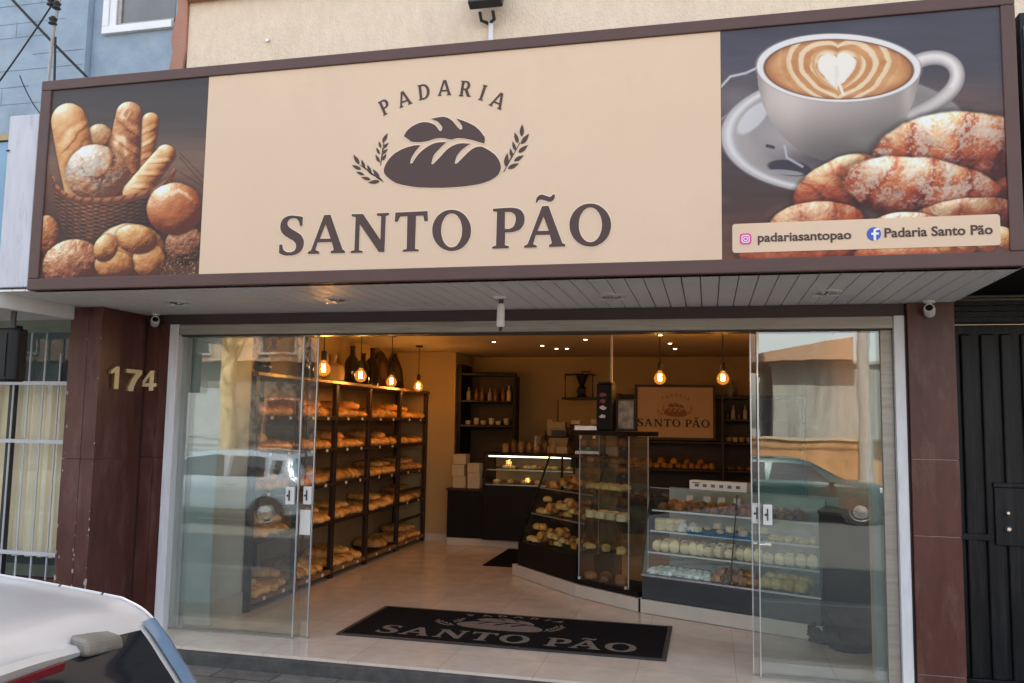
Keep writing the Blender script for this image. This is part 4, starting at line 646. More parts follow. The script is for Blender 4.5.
MB().lathe([(.014, -.200), (.018, -.205), (.010, -.228)], n=14).build('sensor_tip', M['plastic_dark'], cs, local=True, smooth=True)
def cctv(x, y, z, yaw, label):
    t = thing('security_camera', label, 'camera', (x, y, z), yaw)
    t.scale = (.74,)*3
    MB().lathe([(.045, 0), (.045, -.014), (.02, -.02), (.016, -.05)], n=18).build('mount', M['plastic_white'], t, local=True, smooth=True)
    Mx = Matrix.Translation((0, -.012, -.082)) @ Matrix.Rotation(R(68), 4, 'X')
    MB().lathe([(.026, -.05), (.042, -.04), (.045, .02), (.040, .05), (.030, .054)], n=20, M=Mx).build('camera_body', M['plastic_white'], t, local=True, smooth=True)
    MB().lathe([(.030, .0545), (.020, .060), (.008, .061)], n=16, M=Mx).build('lens', M['black'], t, local=True, smooth=True)
cctv(2.403, -.062-.03, 2.363, R(-15), 'small white security camera at the top of the right brown pillar')
cctv(-3.06, -.06, 2.363, R(40), 'small white security camera above the house number on the left pillar')
nb = thing('house_number', 'gold metal house number 174 fixed on the dark brown left pillar', 'house number', (-3.1, -.1, 1.77))
d1 = [(.30,0),(.55,0),(.55,1),(.38,1),(.10,.80),(.10,.64),(.30,.74)]
d7 = [(.18,0),(.42,0),(.44,.20),(.58,.55),(.78,.82),(.78,1),(.08,1),(.08,.82),(.50,.82),(.34,.55),(.20,.22)]
d4 = [[(.42,0),(.66,0),(.66,.20),(.80,.20),(.80,.37),(.66,.37),(.66,1),(.46,1),(0,.40),(0,.20),(.42,.20)], [(.42,.37),(.18,.37),(.42,.70)]]
def numeral(lps, M2):
    o = outline('numeral', lps, -.021, 0, M['brass'], None); f = outline('numeral_face', lps, -.0235, -.0215, M['brass_face'], None)
    for q in (o, f): q.data.transform(M2); q.data.transform(XF[nb.name].inverted())
    o.parent = nb; f.parent = o; XF[o.name] = XF[f.name] = XF[nb.name]
S_ = lambda w, h: Matrix.Diagonal((w, 1, h, 1))
face_r = Matrix(((0,-1,0,-3.163),(1,0,0,0),(0,0,1,0),(0,0,0,1)))   # turns a numeral to face the opening side
numeral([d1], face_r @ Matrix.Translation((-.425, 0, 1.775)) @ S_(.19, .165))
numeral([d7], face_r @ Matrix.Translation((-.262, 0, 1.765)) @ S_(.25, .165))
numeral(d4, Matrix.Translation((-3.175, -.002, 1.775)) @ S_(.165, .155))
# floodlight on the upper wall
t = thing('floodlight', 'dark square floodlight on the cream wall above the sign', 'floodlight', (-.36, -.36, 4.30))
Mx = Matrix.Translation((-.345, -.48, 4.42)) @ Matrix.Rotation(R(-28), 4, 'X')
MB().box(-.115, -.035, -.10, .115, .03, .10, Mx).build('housing', M['plastic_dark'], t, bevel=.008)
MB().box(-.092, -.040, -.055, .092, -.0355, .085, Mx).build('lens', mat('floodlight lens', (.42, .43, .36), .3, var=.1), t)
MB().tube([(-.40, -.46, 4.32), (-.40, -.42, 4.28), (-.36, -.365, 4.28)], .012, 8).tube([(-.31, -.46, 4.32), (-.31, -.42, 4.28), (-.36, -.365, 4.28)], .012, 8).build('bracket', M['plastic_dark'], t, smooth=True)
MB().tube([(-.345, -.375, 4.29), (-.338, -.375, 3.70)], .017, 10).build('conduit', M['white'], t, smooth=True)
MB().lathe([(.012, 0), (.012, .02), (.004, .022)], n=10, M=Matrix.Translation((-2.03, -.35, 4.32)) @ Matrix.Rotation(R(90), 4, 'X')).build('wall_screw', M['steel'], bk)

# ------------------------------------------------------------------ the blue building on the left, and its shop
bb = thing('blue_building', 'pale blue painted building left of the bakery with a white framed window', 'building', (-5, 0, 0))
w = MB(); w.box(-3.55, -.34, 2.5, -2.80, 0, 4.505); w.box(-12, -.40, 2.5, -3.554, 0, 8.0); w.box(-3.55, -.34, 4.505, -3.435, 0, 5.8); w.box(-3.55, -.34, 5.8, -2.80, 0, 8)
w.box(-2.832, -.33, 4.505, -2.80, 0, 5.8)
B(-12, .01, 2.5, -3.17, 6, 8.0).build('upper_storey', M['blue'], bb)
g = w; w.cur = 1; rc = random.Random(5)
for k in range(15):
    z = 3.3+.135*k+rc.uniform(-.012, .012); x0 = rc.uniform(-4.6, -4.0); g.box(x0, -.4022, z, min(-3.57, x0+rc.uniform(.3, .9)), -.398, z+rc.uniform(.002, .0045))
    if k % 2: x0 = rc.uniform(-4.3, -3.65); g.box(x0, -.4021, z+.006, x0+.003, -.398, z+.128)
w.build('wall', [M['blue'], mat('crack line', (.14, .19, .24), .9)], bb)
fw = MB(); fw.box(-3.445, -.375, 4.497, -2.835, -.30, 4.555); fw.box(-3.445, -.374, 4.556, -3.395, -.30, 5.8); fw.box(-3.393, -.36, 4.556, -3.335, -.30, 5.78)
wn = fw.build('window', M['white'], bb, bevel=.004)
fw = MB().box(-3.333, -.345, 4.558, -2.834, -.31, 4.58).box(-3.33, -.345, 4.582, -3.30, -.31, 5.77); fw.build('window_frame', M['alu'], wn)
B(-3.298, -.33, 4.582, -2.836, -.322, 5.77).build('pane', mat('dusty window pane', (.16, .16, .155), .25, var=.12, scale=4), wn)
# white fascia of its shop, canopy soffit, shop window with curtain and grille
fa = thing('white_fascia', 'weathered white sheet metal fascia box at the left end of the sign', 'fascia', (-3.6, -1.1, 2.3))
B(-3.357, -1.235, 2.385, -3.126, -.42, 3.52).build('end_post', M['white_weather'], fa, bevel=.006)
B(-6.2, -1.20, 2.56, -3.36, -.42, 3.36).build('fascia_panel', mat('blue fascia sheet', (.20, .34, .46), .5, var=.1), fa)
B(-6.2, -1.215, 3.37, -3.36, -.41, 3.41).build('cap_strip', mat('ochre cap', (.42, .32, .17), .7), fa)
B(-6.2, -1.25, 2.268, -3.40, -.50, 2.382).build('canopy_slab', M['white'], fa, bevel=.008)
sw = thing('grille_window', 'neighbouring shop window with white bars and a cream curtain behind', 'window', (-3.9, -.3, 0))
MB().box(-6.2, -.24, -.1, -3.44, -.16, .36).build('sill_wall', M['brown_tile'], sw)
B(-6.2, -.22, .37, -3.44, -.212, 2.26).build('pane', M['win_glass'], sw)
g = MB()
for x in (-4.75, -4.17): g.box(x, -.25, .36, x+.03, -.19, 2.265)
g.build('window_frame', M['plastic_dark'], sw, bevel=.003)
gr = MB()
for z in (.545, 1.365, 1.80): gr.box(-6.2, -.335, z, -3.445, -.318, z+.028)
for k in range(14):
    x = -3.535-.135*k; gr.tube([(x, -.31, .37), (x+.004, -.31, 2.20-.16*(k % 3 == 1))], .0068, 8)
gr.build('grille', M['bar_white'], sw, smooth=True)
cu = MB(); n = 150; vs = []
for j, z in enumerate((.50, 1.0, 1.5, 1.82)):
    for i in range(n):
        x = -6.0+2.54*i/(n-1); vs.append((x, -.13+.035*math.sin(i*.95+.5*math.sin(i*.31+j*.4))+.012*math.sin(i*2.3), z))
cu.add(vs, [(j*n+i, j*n+i+1, (j+1)*n+i+1, (j+1)*n+i) for j in range(3) for i in range(n-1)])
cu.build('curtain', M['curtain'], sw, smooth=True)
MB().box(-6.1, .25, .36, -3.46, .27, 2.265).build('backdrop_cloth', M['bluegrey'], sw)
hz = MB(); 
for x, w_, z in ((-3.86, .13, 2.06), (-3.67, .15, 2.10), (-3.52, .08, 2.08), (-4.2, .2, 2.0)): hz.box(x, .05, 1.45, x+w_, .09, z); hz.tube([(x+w_/2, .07, z), (x+w_/2, .07, z+.15)], .012, 6)
hz.build('hanging_garment', M['bluegrey'], sw, bevel=.02)
B(-6.2, .3, -.1, -3.44, .32, 2.5).build('room_wall', mat('pale green room wall', (.34, .38, .32), .8), sw)

bx = thing('wall_speaker', 'black box speaker hanging under the white canopy at the left edge', 'speaker', (-3.47, -1.0, 1.79))
MB().prism([(-3.60,-.92),(-3.60,-1.05),(-3.42,-1.05),(-3.385,-1.0),(-3.385,-.92)], 1.795, 2.15).build('cabinet', M['black_metal'], bx, bevel=.015)
MB().tube([(-3.46, -.98, 2.15), (-3.46, -.98, 2.27)], .018, 10).build('hanger', M['plastic_dark'], bx, smooth=True)
B(-3.58, -1.056, 1.83, -3.43, -1.051, 2.11).build('front_grille', M['black_metal'], bx)
# service mast and cables
ms = thing('service_mast', 'thin weathered mast with cable insulators above the white fascia', 'mast', (-3.44, -.85, 3.5))
MB().tube([(-3.405, -.90, 3.45), (-3.40, -.90, 3.85), (-3.385, -.90, 4.25), (-3.365, -.90, 4.40), (-3.31, -.90, 4.75)], .011, 8).build('pole', mat('grey galvanised pole', (.34, .32, .30), .55, metal=.3, var=.25), ms, smooth=True)
for z, x in ((4.33, -3.375), (4.44, -3.352), (4.55, -3.336), (4.47, -3.40)):
    MB().lathe([(.012, -.03), (.03, -.025), (.018, -.008), (.03, .01), (.012, .03)], (x, -.92, z), 12).build('insulator', M['plastic_dark'], ms, smooth=True)
MB().lathe([(.03, 0), (.045, .02), (.05, .07), (.02, .10)], (-3.30, -.92, 3.52), 12).build('cable_clamp', mat('corroded clamp', (.20, .19, .12), .7, var=.4, scale=30), ms, smooth=True)
def sag(a, b, d, n=12): return [tuple(Vector(a).lerp(Vector(b), i/n)-Vector((0, 0, d*4*(i/n)*(1-i/n)))) for i in range(n+1)]
def cable(lab, a, b, r, d=.03): tag(MB().tube(sag(a, b, d), r, 6).build('cable', M['cord'], smooth=True), lab, 'cable', 'cables at the top left')
cable('thick black cable running from the top left corner behind the sign top', (-4.3, -.95, 5.10), (-3.12, -.6, 3.85), .011)
cable('thin cable rising from the left edge to the mast insulators', (-4.05, -.93, 3.60), (-3.34, -.92, 4.52), .006)
cable('thin slack wire looping beside the mast over the white fascia', (-3.62, -.92, 3.95), (-3.31, -.92, 3.58), .004, .06)
cable('short black cable dropping down along the mast to the clamp', (-3.335, -.93, 4.2), (-3.30, -.93, 3.56), .008, .0)
cable('loose wire hanging down across the white end post', (-3.32, -1.0, 3.62), (-3.345, -1.25, 3.28), .006, .05)

# ------------------------------------------------------------------ right neighbour: black gate under a dark canopy
rb = thing('neighbour_building', 'dark recessed entrance building right of the bakery', 'building', (4.5, 0, 0))
B(2.57, .36, 2.36, 9, 6, 8).build('wall', M['plaster'], rb)
B(2.562, -1.15, 2.43, 7, .30, 2.60).build('canopy', M['black'], rb, bevel=.006)
ed = MB()
for k in range(4): ed.box(2.56, .16-.05*k, 2.262+.03*k, 7, .30, 2.288+.03*k)
ed.build('head_moulding', M['gate'], rb)
B(2.60, .32, -.1, 2.64, .55, 2.3).build('door_jamb', M['black'], rb)
gt = thing('metal_gate', 'black painted metal gate with vertical ribs right of the bakery', 'gate', (3.1, .32, 0))
B(2.642, .325, .0, 4.6, .345, 2.26).build('sheet', M['gate'], gt)
for k in range(16):
    x = 2.675+.118*k; B(x, .300, .03, x+(.062, .088)[k % 2], .323, 2.20).build('rib', M['gate'], gt, bevel=.010)
B(2.642, .290, .885, 2.83, .322, .925).build('cross_rail', M['gate'], gt, bevel=.003)
lp = B(2.835, .280, .86, 3.06, .3, 1.22).build('lock_plate', M['gate'], gt, bevel=.004)
B(2.83, .275, 1.222, 3.08, .3, 1.25).build('cross_rail', M['gate'], gt, bevel=.003)
for z, r in ((1.065, .014), (.965, .018)): MB().lathe([(r, 0), (r*1.1, .012), (r*.6, .022)], n=14, M=Matrix.Translation((2.905, .28, z)) @ Matrix.Rotation(R(90), 4, 'X')).build('lock_knob', M['steel'], lp, smooth=True)
B(2.64, .26, -.04, 4.6, .322, .04).build('bottom_rail', M['gate'], gt, bevel=.004)
struct(B(2.57, -.05, -.3, 7, .6, -.05), 'entrance_sill', M['stone_edge'])
ns = thing('neighbour_sign', 'narrow end of a pale framed sign board at the right edge', 'sign', (2.7, -1.1, 2.6))
B(2.60, -1.16, 2.61, 4.5, -1.0, 3.66).build('frame', M['black_metal'], ns, bevel=.004)
B(2.615, -1.175, 2.85, 4.46, -1.162, 3.58).build('panel', mat('pale blue white panel', (.50, .55, .62), .4, var=.04), ns)
# ------------------------------------------------------------------ entrance mat
em = thing('door_mat', 'large black entrance mat lettered with the bakery name', 'mat', (-.40, .71, 0))
MB().prism(rrect(-1.597, .235, .790, 1.195, .03), .002, .012).build('mat_base', M['rubber'], em)
mb_ = MB(); mb_.box(-1.60, .230, .0015, .793, .262, .0135); mb_.box(-1.60, 1.168, .0015, .793, 1.198, .0135); mb_.box(-1.60, .2625, .0015, -1.566, 1.1675, .0135); mb_.box(.760, .2625, .0015, .793, 1.1675, .0135)
mb_.build('border', M['plastic_dark'], em, bevel=.003)
# the sign's own design lies flat on the mat: x stays, sign height becomes depth
k_ = 1.03
def lay(S, X, Y): return Matrix(((S,0,0,X),(0,0,S,Y),(0,-1,0,.0125),(0,0,0,1)))
W0 = Matrix.Translation((0, -sy, 0))
def on_mat(o, Mx): o.data.transform(Mx); o.data.transform(XF[em.name].inverted()); o.parent = em; XF[o.name] = XF[em.name]
LM = Matrix(((.985,0,0,.007),(0,0,.98,-2.53*.98+.345),(0,-1,0,.0125),(0,0,0,1)))
for lp in G['word']:
    o = outline('letter', lp, 0, -.0012, M['mat_print'], None); on_mat(o, LM)
LE = Matrix(((.98,0,0,-.12),(0,0,.90,-2.893*.90+.665),(0,-1,0,.0125),(0,0,0,1)))
for lp in list(G['loaf'])+list(G['ears']):
    o = outline('loaf_emblem', lp, 0, -.0012, M['mat_print'], None); on_mat(o, LE)
n0 = set(bpy.data.objects)
LP = Matrix(((1.07,0,0,-.017),(0,0,.55,-3.34*.55+1.045),(0,-1,0,.0125),(0,0,0,1)))
arched(em, M['mat_print'], 0, -.0012, M2=LP)
tag(B(-1.35, 3.40, .002, -.75, 4.62, .012).build('floor_mat', M['rubber'], bevel=.003), 'plain black mat on the floor in front of the back counter', 'mat')
# ------------------------------------------------------------------ pendant lamps
def pendant(x, y, z, label):
    t = thing('pendant_lamp', label, 'pendant lamp', (x, y, 2.5), group='bare bulb pendant lamps')
    d = z-2.5
    MB().lathe([(.045, 0), (.045, -.018), (.012, -.026)], n=18).build('ceiling_cup', M['cord'], t, local=True, smooth=True)
    MB().tube([(0, 0, -.02), (0, 0, d+.13)], .0045, 8).build('cord', M['cord'], t, local=True)
    MB().lathe([(.010, .145), (.021, .138), (.023, .07), (.019, .062)], (0, 0, d), 16).build('socket', M['cord'], t, local=True, smooth=True)
    b = MB().lathe([(.018, .066), (.022, .052), (.043, .030), (.056, .002), (.058, -.016), (.049, -.044), (.027, -.062), (.004, -.069)], (0, 0, d), 22).build('bulb', M['bulb_glass'], t, local=True, smooth=True)
    f = MB().tube([(.010, 0, d+.03), (.012, 0, d-.03)], .005, 6).tube([(-.010, 0, d+.03), (-.012, 0, d-.03)], .005, 6).tube([(0, .010, d+.03), (0, .012, d-.03)], .005, 6).tube([(0, -.010, d+.03), (0, -.012, d-.03)], .005, 6)
    f.build('filament', M['filament'], b, local=True)
    l = bpy.data.lights.new('lamp_light', 'POINT'); l.energy = PEND_W; l.color = (1, .64, .29); l.shadow_soft_size = .05
    lo = bpy.data.objects.new('lamp_light', l); COL.objects.link(lo); lo.location = (0, 0, d-.01); lo.parent = t
    return t
pendant(-2.02, .72, 2.0, 'pendant lamp with glowing amber bulb nearest the left glass door')
pendant(-2.13, 1.73, 2.0, 'pendant lamp with glowing amber bulb, second from the left glass door, beside the bell jar')
pendant(-2.27, 2.87, 2.0, 'pendant lamp with glowing amber bulb in front of the arched dark boards')
pendant(-2.40, 4.10, 2.0, 'pendant lamp with glowing amber bulb at the far end of the bread rack')
pendant(.625, 2.5, 2.03, 'pendant lamp with glowing amber bulb hanging before the framed bakery poster')
pendant(1.213, 2.5, 2.03, 'pendant lamp with glowing amber bulb right of the framed bakery poster')
for i, (x, y, l_) in enumerate(((-1.32, 3.6, 'small ceiling spot over the dark bottle cabinet'), (-.85, 4.1, 'small ceiling spot left of a pair before the back wall'), (-.75, 4.5, 'left one of a pair of small ceiling spots before the back wall'), (-.62, 4.5, 'right one of a pair of small ceiling spots before the back wall'),
        (-.23, 3.4, 'small ceiling spot beside the white ceiling pole'), (.60, 3.0, 'small ceiling spot near the pendant lamp at the poster'), (.66, 3.9, 'small ceiling spot behind the pendant lamp at the poster'), (.69, 4.6, 'small ceiling spot farthest back above the poster'))):
    t = thing('ceiling_spot', l_, 'ceiling spot', (x, y, 2.5), group='ceiling spots')
    MB().lathe([(.035, 0), (.035, -.008), (.026, -.010)], n=16).build('ring', M['plastic_dark'], t, local=True)
    MB().lathe([(.022, -.009), (.018, -.013), (.004, -.014)], n=14).build('glowing_lens', M['spot'], t, local=True)
# ------------------------------------------------------------------ the bread rack on the left wall
rk = thing('bread_rack', 'long dark wooden bread rack along the left wall with six shelves', 'rack', (-2.8, 2.85, 0))
YP = (.68, 1.46, 2.22, 3.08, 4.02, 4.99); ZS = (.085, .57, .945, 1.285, 1.60); XF0, XB = -2.585, -3.03
for y in YP:
    B(XF0-.045, y-.03, 0, XF0, y+.03, 1.93).build('post', M['wood_dark'], rk, bevel=.004); B(XB, y-.025, 0, XB+.04, y+.025, 1.93).build('post', M['wood_dark'], rk, bevel=.004)
for i, z in enumerate(ZS):
    mb_ = MB()
    for a, b in zip(YP[:-1], YP[1:]):
        for k in range(4): mb_.box(XB+.045, a+.032+(b-a-.064)*k/4+.002, z-.022, XF0-.05, a+.032+(b-a-.064)*(k+1)/4-.002, z)
    mb_.build('shelf', M['wood_dark'], rk)
    mb_ = MB()
    for a, b in zip(YP[:-1], YP[1:]): mb_.box(XF0-.04, a+.0315, z-.034, XF0+.004, b-.0315, z+.004)
    mb_.build('shelf_edge', M['wood_mid'] if i == 0 else M['wood_dark'], rk, bevel=.003)
B(XB-.01, YP[0]-.04, 1.932, XF0+.02, YP[-1]+.035, 1.965).build('top_board', mat('rack top board', (.10, .05, .025), .3, var=.25, scale=5, stretch=(8, 1, 8)), rk, bevel=.004)
for z in (.33, .69): B(XF0-.04, YP[-2]+.031, z, XF0-.01, YP[-1]-.031, z+.03).build('cross_rail', M['wood_dark'], rk)
MB().box(XB-.018, YP[0], .06, XB-.012, YP[-1], 1.92).build('back_panel', mat('rack back wall', (.34, .235, .13), .85, var=.08), rk)
# loaves: a few crust shapes, then copies on every shelf
def loaf_mesh(L, w, h, seed, cuts=3):
    vs = []; fs = []; m, n = 22, 14
    for i in range(m+1):
        t = -1+2*i/m; rr = max(1-abs(t)**3.2, 0)**.5*(1-.10*t*t)
        for k in range(n):
            a = 2*math.pi*k/n; ca, sa = math.cos(a), math.sin(a)
            q = 1+.09*mnoise.noise(Vector((t*3, ca*1.5, sa*1.5+seed*5)))
            z = sa*h*rr*q; z = max(z, -.45*h)
            if cuts and sa > .2: z += .10*h*math.sin((t*cuts+.35*ca)*math.pi*1.6+seed)*sa
            vs.append((t*L, ca*w*rr*q, z+.45*h))
        
    for i in range(m):
        for k in range(n): fs.append((i*n+k, (i+1)*n+k, (i+1)*n+(k+1) % n, i*n+(k+1) % n))
    me = MB().add(vs, fs); return me
LOAVES = []
for s in range(4):
    o = loaf_mesh((.205, .215, .17, .21)[s], (.062, .05, .075, .066)[s], (.060, .05, .068, .06)[s], s, (3, 5, 2, 3)[s]).build('bread_loaf', M['bread'], smooth=True); LOAVES.append(o)
ROLL = MB().blob((0, 0, .028), (.05, .042, .045), 3, .14, 2.2).build('bread_roll', M['bread'], smooth=True)
used = set(); rr_ = random.Random(11)
def put(proto, loc, rz, label, cat, group, tilt=0, scale=1):
    o = proto if proto.name not in used else proto.copy()
    if proto.name in used: COL.objects.link(o)
    used.add(proto.name)
    o.location = loc; o.rotation_euler = (tilt, 0, rz); o.scale = (scale,)*3 if not isinstance(scale, tuple) else scale
    return tag(o, label, cat, group)
bay_n = ('nearest the glass door', 'second from the glass door', 'in the middle', 'second from the back', 'nearest the back wall')
sh_n = ('bottom', 'fifth', 'fourth', 'third', 'second')
for si, z in enumerate(ZS):
    for bi, (a, b) in enumerate(zip(YP[:-1], YP[1:])):
        if si == 0 and bi == 3: cnt = 3
        elif si == 0 and bi in (0, 2): cnt = 6
        else: cnt = (7, 7, 6, 7, 5)[(si*2+bi*3) % 5]
        y0, y1 = a+.085, b-.085
        if si == 0 and bi == 3: y0 = y1-.28
        lab = f'golden bread loaf on the {sh_n[si]} shelf of the rack, bay {bay_n[bi]}'
        for k in range(cnt):
            y = y0+(y1-y0)*(k+.5)/cnt+rr_.uniform(-.012, .012)
            put(LOAVES[(si*3+bi*2) % 4] if rr_.random() < .8 else LOAVES[rr_.randrange(4)], (-2.815+rr_.uniform(-.02, .025), y, z+.003), rr_.uniform(-.10, .10), lab, 'bread loaf', 'bread loaves on the rack', rr_.uniform(-.08, .08), rr_.uniform(1.0, 1.2))
        if si in (1, 0) or (si+bi) % 3 != 1:
            for k in range(2 if si else 3):
                if si == 0 and bi == 3: continue
                y = y0+.05+(y1-y0-.1)*rr_.random()
                put(LOAVES[rr_.randrange(4)], (-2.84+rr_.uniform(-.03, .03), y, z+.088), rr_.uniform(-.25, .25), lab, 'bread loaf', 'bread loaves on the rack', rr_.uniform(-.15, .15), rr_.uniform(.9, 1.02))
for i, z in enumerate(ZS):
    for a, b in zip(YP[:-1], YP[1:]):
        for q in (.3, .72):
            if (i*3+int(a*10)+int(q*10)) % 4: 
                y = a+(b-a)*q; B(XF0+.005, y-.022, z-.030, XF0+.008, y+.022, z-.002).build('price_tag', M['paper'], rk)
# things standing on the rack
TZ = 1.967
def lathe_thing(name, prof, m, loc, label, cat, group=None, n=20):
    return tag(MB().lathe(prof, n=n).build(name, m, smooth=True), label, cat, group).__setattr__('location', loc)
t = thing('bell_jar', 'pale bell shaped jar glowing in lamp light on top of the bread rack', 'jar', (-2.80, 2.52, TZ))
MB().lathe([(.10, 0), (.125, .02), (.13, .10), (.115, .17), (.05, .20), (.045, .205)], n=24).build('jar_body', mat('tan ceramic', (.50, .34, .13), .5, var=.3, scale=8), t, local=True, smooth=True)
MB().lathe([(.040, .206), (.042, .27), (.055, .29), (.02, .30)], n=20).build('jar_neck', mat('tan ceramic neck', (.36, .24, .10), .5, var=.3), t, local=True, smooth=True)
def board(y, w, h, pointed, label):
    pts = [(-w/2, 0), (w/2, 0), (w/2, h*.6)]
    pts += [(w*.38, h*.82), (w*.16, h*.97), (0, h*1.02), (-w*.16, h*.97), (-w*.38, h*.82)] if not pointed else [(w*.36, h*.78), (0, h*1.06), (-w*.36, h*.78)]
    pts += [(-w/2, h*.6)]
    Mx = Matrix.Translation((-2.93, y, TZ+.004)) @ Matrix.Rotation(R(-7), 4, 'Y')
    o = MB().prism(pts, -.012, .012, 'x', Mx); p = thing('arched_board', label, 'board', (-2.93, y, TZ))
    o.build('panel', M['wood_dark'], p, bevel=.006)
    MB().prism([(a*.45, b*.45+h*.27) for a, b in pts], .0125, .017, 'x', Mx).build('carved_inlay', mat('carved inlay', (.10, .055, .03), .35, var=.5, scale=25), p, bevel=.003)
board(4.30, .46, .48, False, 'round topped dark wooden board leaning on the rack top')
board(4.79, .40, .47, True, 'pointed dark wooden board at the far end of the rack top')
def bottle(loc, r, h, m, label, group=None, cat='bottle', name='dark_bottle'):
    o = MB().lathe([(r*.9, 0), (r, .01), (r, h*.55), (r*.8, h*.66), (r*.34, h*.76), (r*.30, h*.95), (r*.38, h*.96), (r*.36, h)], n=16).build(name, m, smooth=True); o.location = loc
    return tag(o, label, cat, group)
DG = mat('dark bottle glass', (.015, .011, .008), .12, var=.2, spec=.6)
bottle((-2.86, 3.15, TZ), .085, .44, DG, 'tall dark bottle beside the bell jar on the rack top', 'bottles on the rack top')
bottle((-2.84, 3.42, TZ), .075, .38, DG, 'shorter dark bottle right of the tall one on the rack top', 'bottles on the rack top')
bottle((-2.86, 3.72, TZ), .09, .47, DG, 'wide dark bottle left of the arched boards on the rack top', 'bottles on the rack top')
bottle((-2.86, 2.05, TZ), .08, .46, DG, 'dark bottle on the rack top nearest the sliding glass door', 'bottles on the rack top')
# dried flower bunch in a vase, at the near end of the rack
t = thing('dried_flowers', 'bunch of dried flowers in a dark vase on the rack top', 'flowers', (-2.8, 1.1, TZ))
MB().lathe([(.05, 0), (.08, .06), (.07, .13), (.04, .16), (.05, .18)], n=18).build('vase', DG, t, local=True, smooth=True)
fl_ = MB(); rf = random.Random(2)
for k in range(26):
    a, q = rf.uniform(0, 6.28), rf.uniform(.02, .22); h = rf.uniform(.24, .42); p = (q*math.cos(a)*.8, q*math.sin(a), h); fl_.tube([(0, 0, .16), (p[0]*.5, p[1]*.5, h*.7), p], .003, 4); fl_.blob(p, (.02, .02, .028), k, .4, 4, 7, 5, flat=-1)
fl_.build('stems_and_heads', mat('dried flower heads', (.33, .20, .07), .8, var=.4, scale=20), t, local=True)

# ------------------------------------------------------------------ back of the shop
cab = thing('bottle_cabinet', 'tall dark open cabinet with bottles in the back left corner', 'cabinet', (-1.9, 5.4, 0))
B(-2.205, 5.10, .80, -2.15, 5.60, 2.34).build('side_panel', M['black'], cab)
B(-1.50, 5.36, .80, -1.46, 5.60, 2.20).build('side_panel', M['black'], cab)
B(-2.148, 5.59, .8, -1.502, 5.61, 2.26).build('back_panel', mat('cabinet back', (.035, .02, .01), .6), cab)
for z in (1.53, 1.86, 2.22): MB().prism([(-2.148, 5.12), (-1.95, 5.14), (-1.502, 5.40), (-1.502, 5.585), (-2.148, 5.585)], z-.025, z).build('shelf', M['wood_dark'], cab, bevel=.003)
rb2 = random.Random(4)
AM = mat('amber bottle', (.20, .09, .025), .15, var=.3, rand=.4); CR = mat('cream ceramic', (.50, .42, .30), .4, var=.1, rand=.3)
for k in range(7): bottle((-2.08+.085*k, 5.22+.035*k+.05*(k % 2), 1.862), .03, .16+.05*rb2.random(), AM if k % 3 else CR, 'small bottle on the upper cabinet shelf in the back left corner', 'bottles on the upper cabinet shelf', name='bottle')
CUP = MB().lathe([(.022, 0), (.034, .01), (.038, .07), (.034, .07), (.03, .012)], n=16).build('cup', CR, smooth=True)
for k in range(6): put(CUP, (-2.08+.095*k, 5.22+.04*k+.03*(k % 2), 1.532), k, 'pale cup on the lower cabinet shelf in the back left corner', 'cup', 'cups on the lower cabinet shelf', 0, (1, 1, .8+.5*(k % 2)))
bc = thing('back_counter', 'low black counter along the back of the shop', 'counter', (-1.3, 4.9, 0))
B(-2.19, 4.72, .10, -1.71, 5.09, .69).build('cabinet_front', M['black'], bc, bevel=.003); B(-2.205, 4.70, .692, -1.71, 5.09, .72).build('worktop', M['wood_dark'], bc, bevel=.003)
B(-1.705, 4.66, .10, -.30, 5.3, .775).build('cabinet_front', M['black'], bc, bevel=.003)
B(-2.19, 4.735, .003, -.30, 5.25, .098).build('plinth', M['plinth'], bc)
def stack(name, x, y, z, w, d, hs, m, label, cat, group=None):
    for i, h in enumerate(hs):
        o = B(-w/2, -d/2, 0, w/2, d/2, h-.002).build(name, m, bevel=.004); o.location = (x+.01*math.sin(i*9+x*5), y, z); o.rotation_euler = (0, 0, .06*math.sin(i*5+x*3)); z += h
        tag(o, label if isinstance(label, str) else label[i], cat, group)
CRD = mat('pale carton', (.50, .44, .34), .8, var=.06)
stack('carton', -2.06, 4.86, .722, .17, .16, (.15, .15, .13), CRD, ['pale carton at the bottom of the tall stack on the low back counter', 'pale carton in the middle of the tall stack on the low back counter', 'pale carton on top of the tall stack on the low back counter'], 'carton', 'cartons on the back counter')
stack('carton', -1.86, 4.84, .722, .16, .15, (.20, .12), CRD, ['pale carton at the bottom of the short stack beside the lit display', 'pale carton on top of the short stack beside the lit display'], 'carton', 'cartons on the back counter')
dc = thing('pastry_display', 'lit glass pastry display on the black back counter', 'display case', (-1.1, 4.95, .777))
fr = MB()
for x in (-1.70, -.56):
    fr.hexa([(x, 4.665, .78), (x+.02, 4.665, .78), (x+.02, 4.69, .78), (x, 4.69, .78), (x, 4.73, 1.15), (x+.02, 4.73, 1.15), (x+.02, 4.755, 1.15), (x, 4.755, 1.15)]); fr.box(x, 5.22, .78, x+.02, 5.24, 1.15)
fr.box(-1.72, 4.70, 1.151, -.53, 5.25, 1.18); fr.build('frame', M['black_metal'], dc)
B(-1.68, 4.70, .778, -.56, 5.235, .79).build('floor_shelf', M['steel'], dc); B(-1.675, 4.76, .965, -.565, 5.2, .975).build('middle_shelf', M['case_glass'], dc); B(-1.675, 4.745, .962, -.565, 4.759, .978).build('shelf_rail', M['steel'], dc)
B(-1.675, 5.222, .792, -.565, 5.232, 1.148).build('back_panel', mat('display back', (.38, .27, .16), .5), dc)
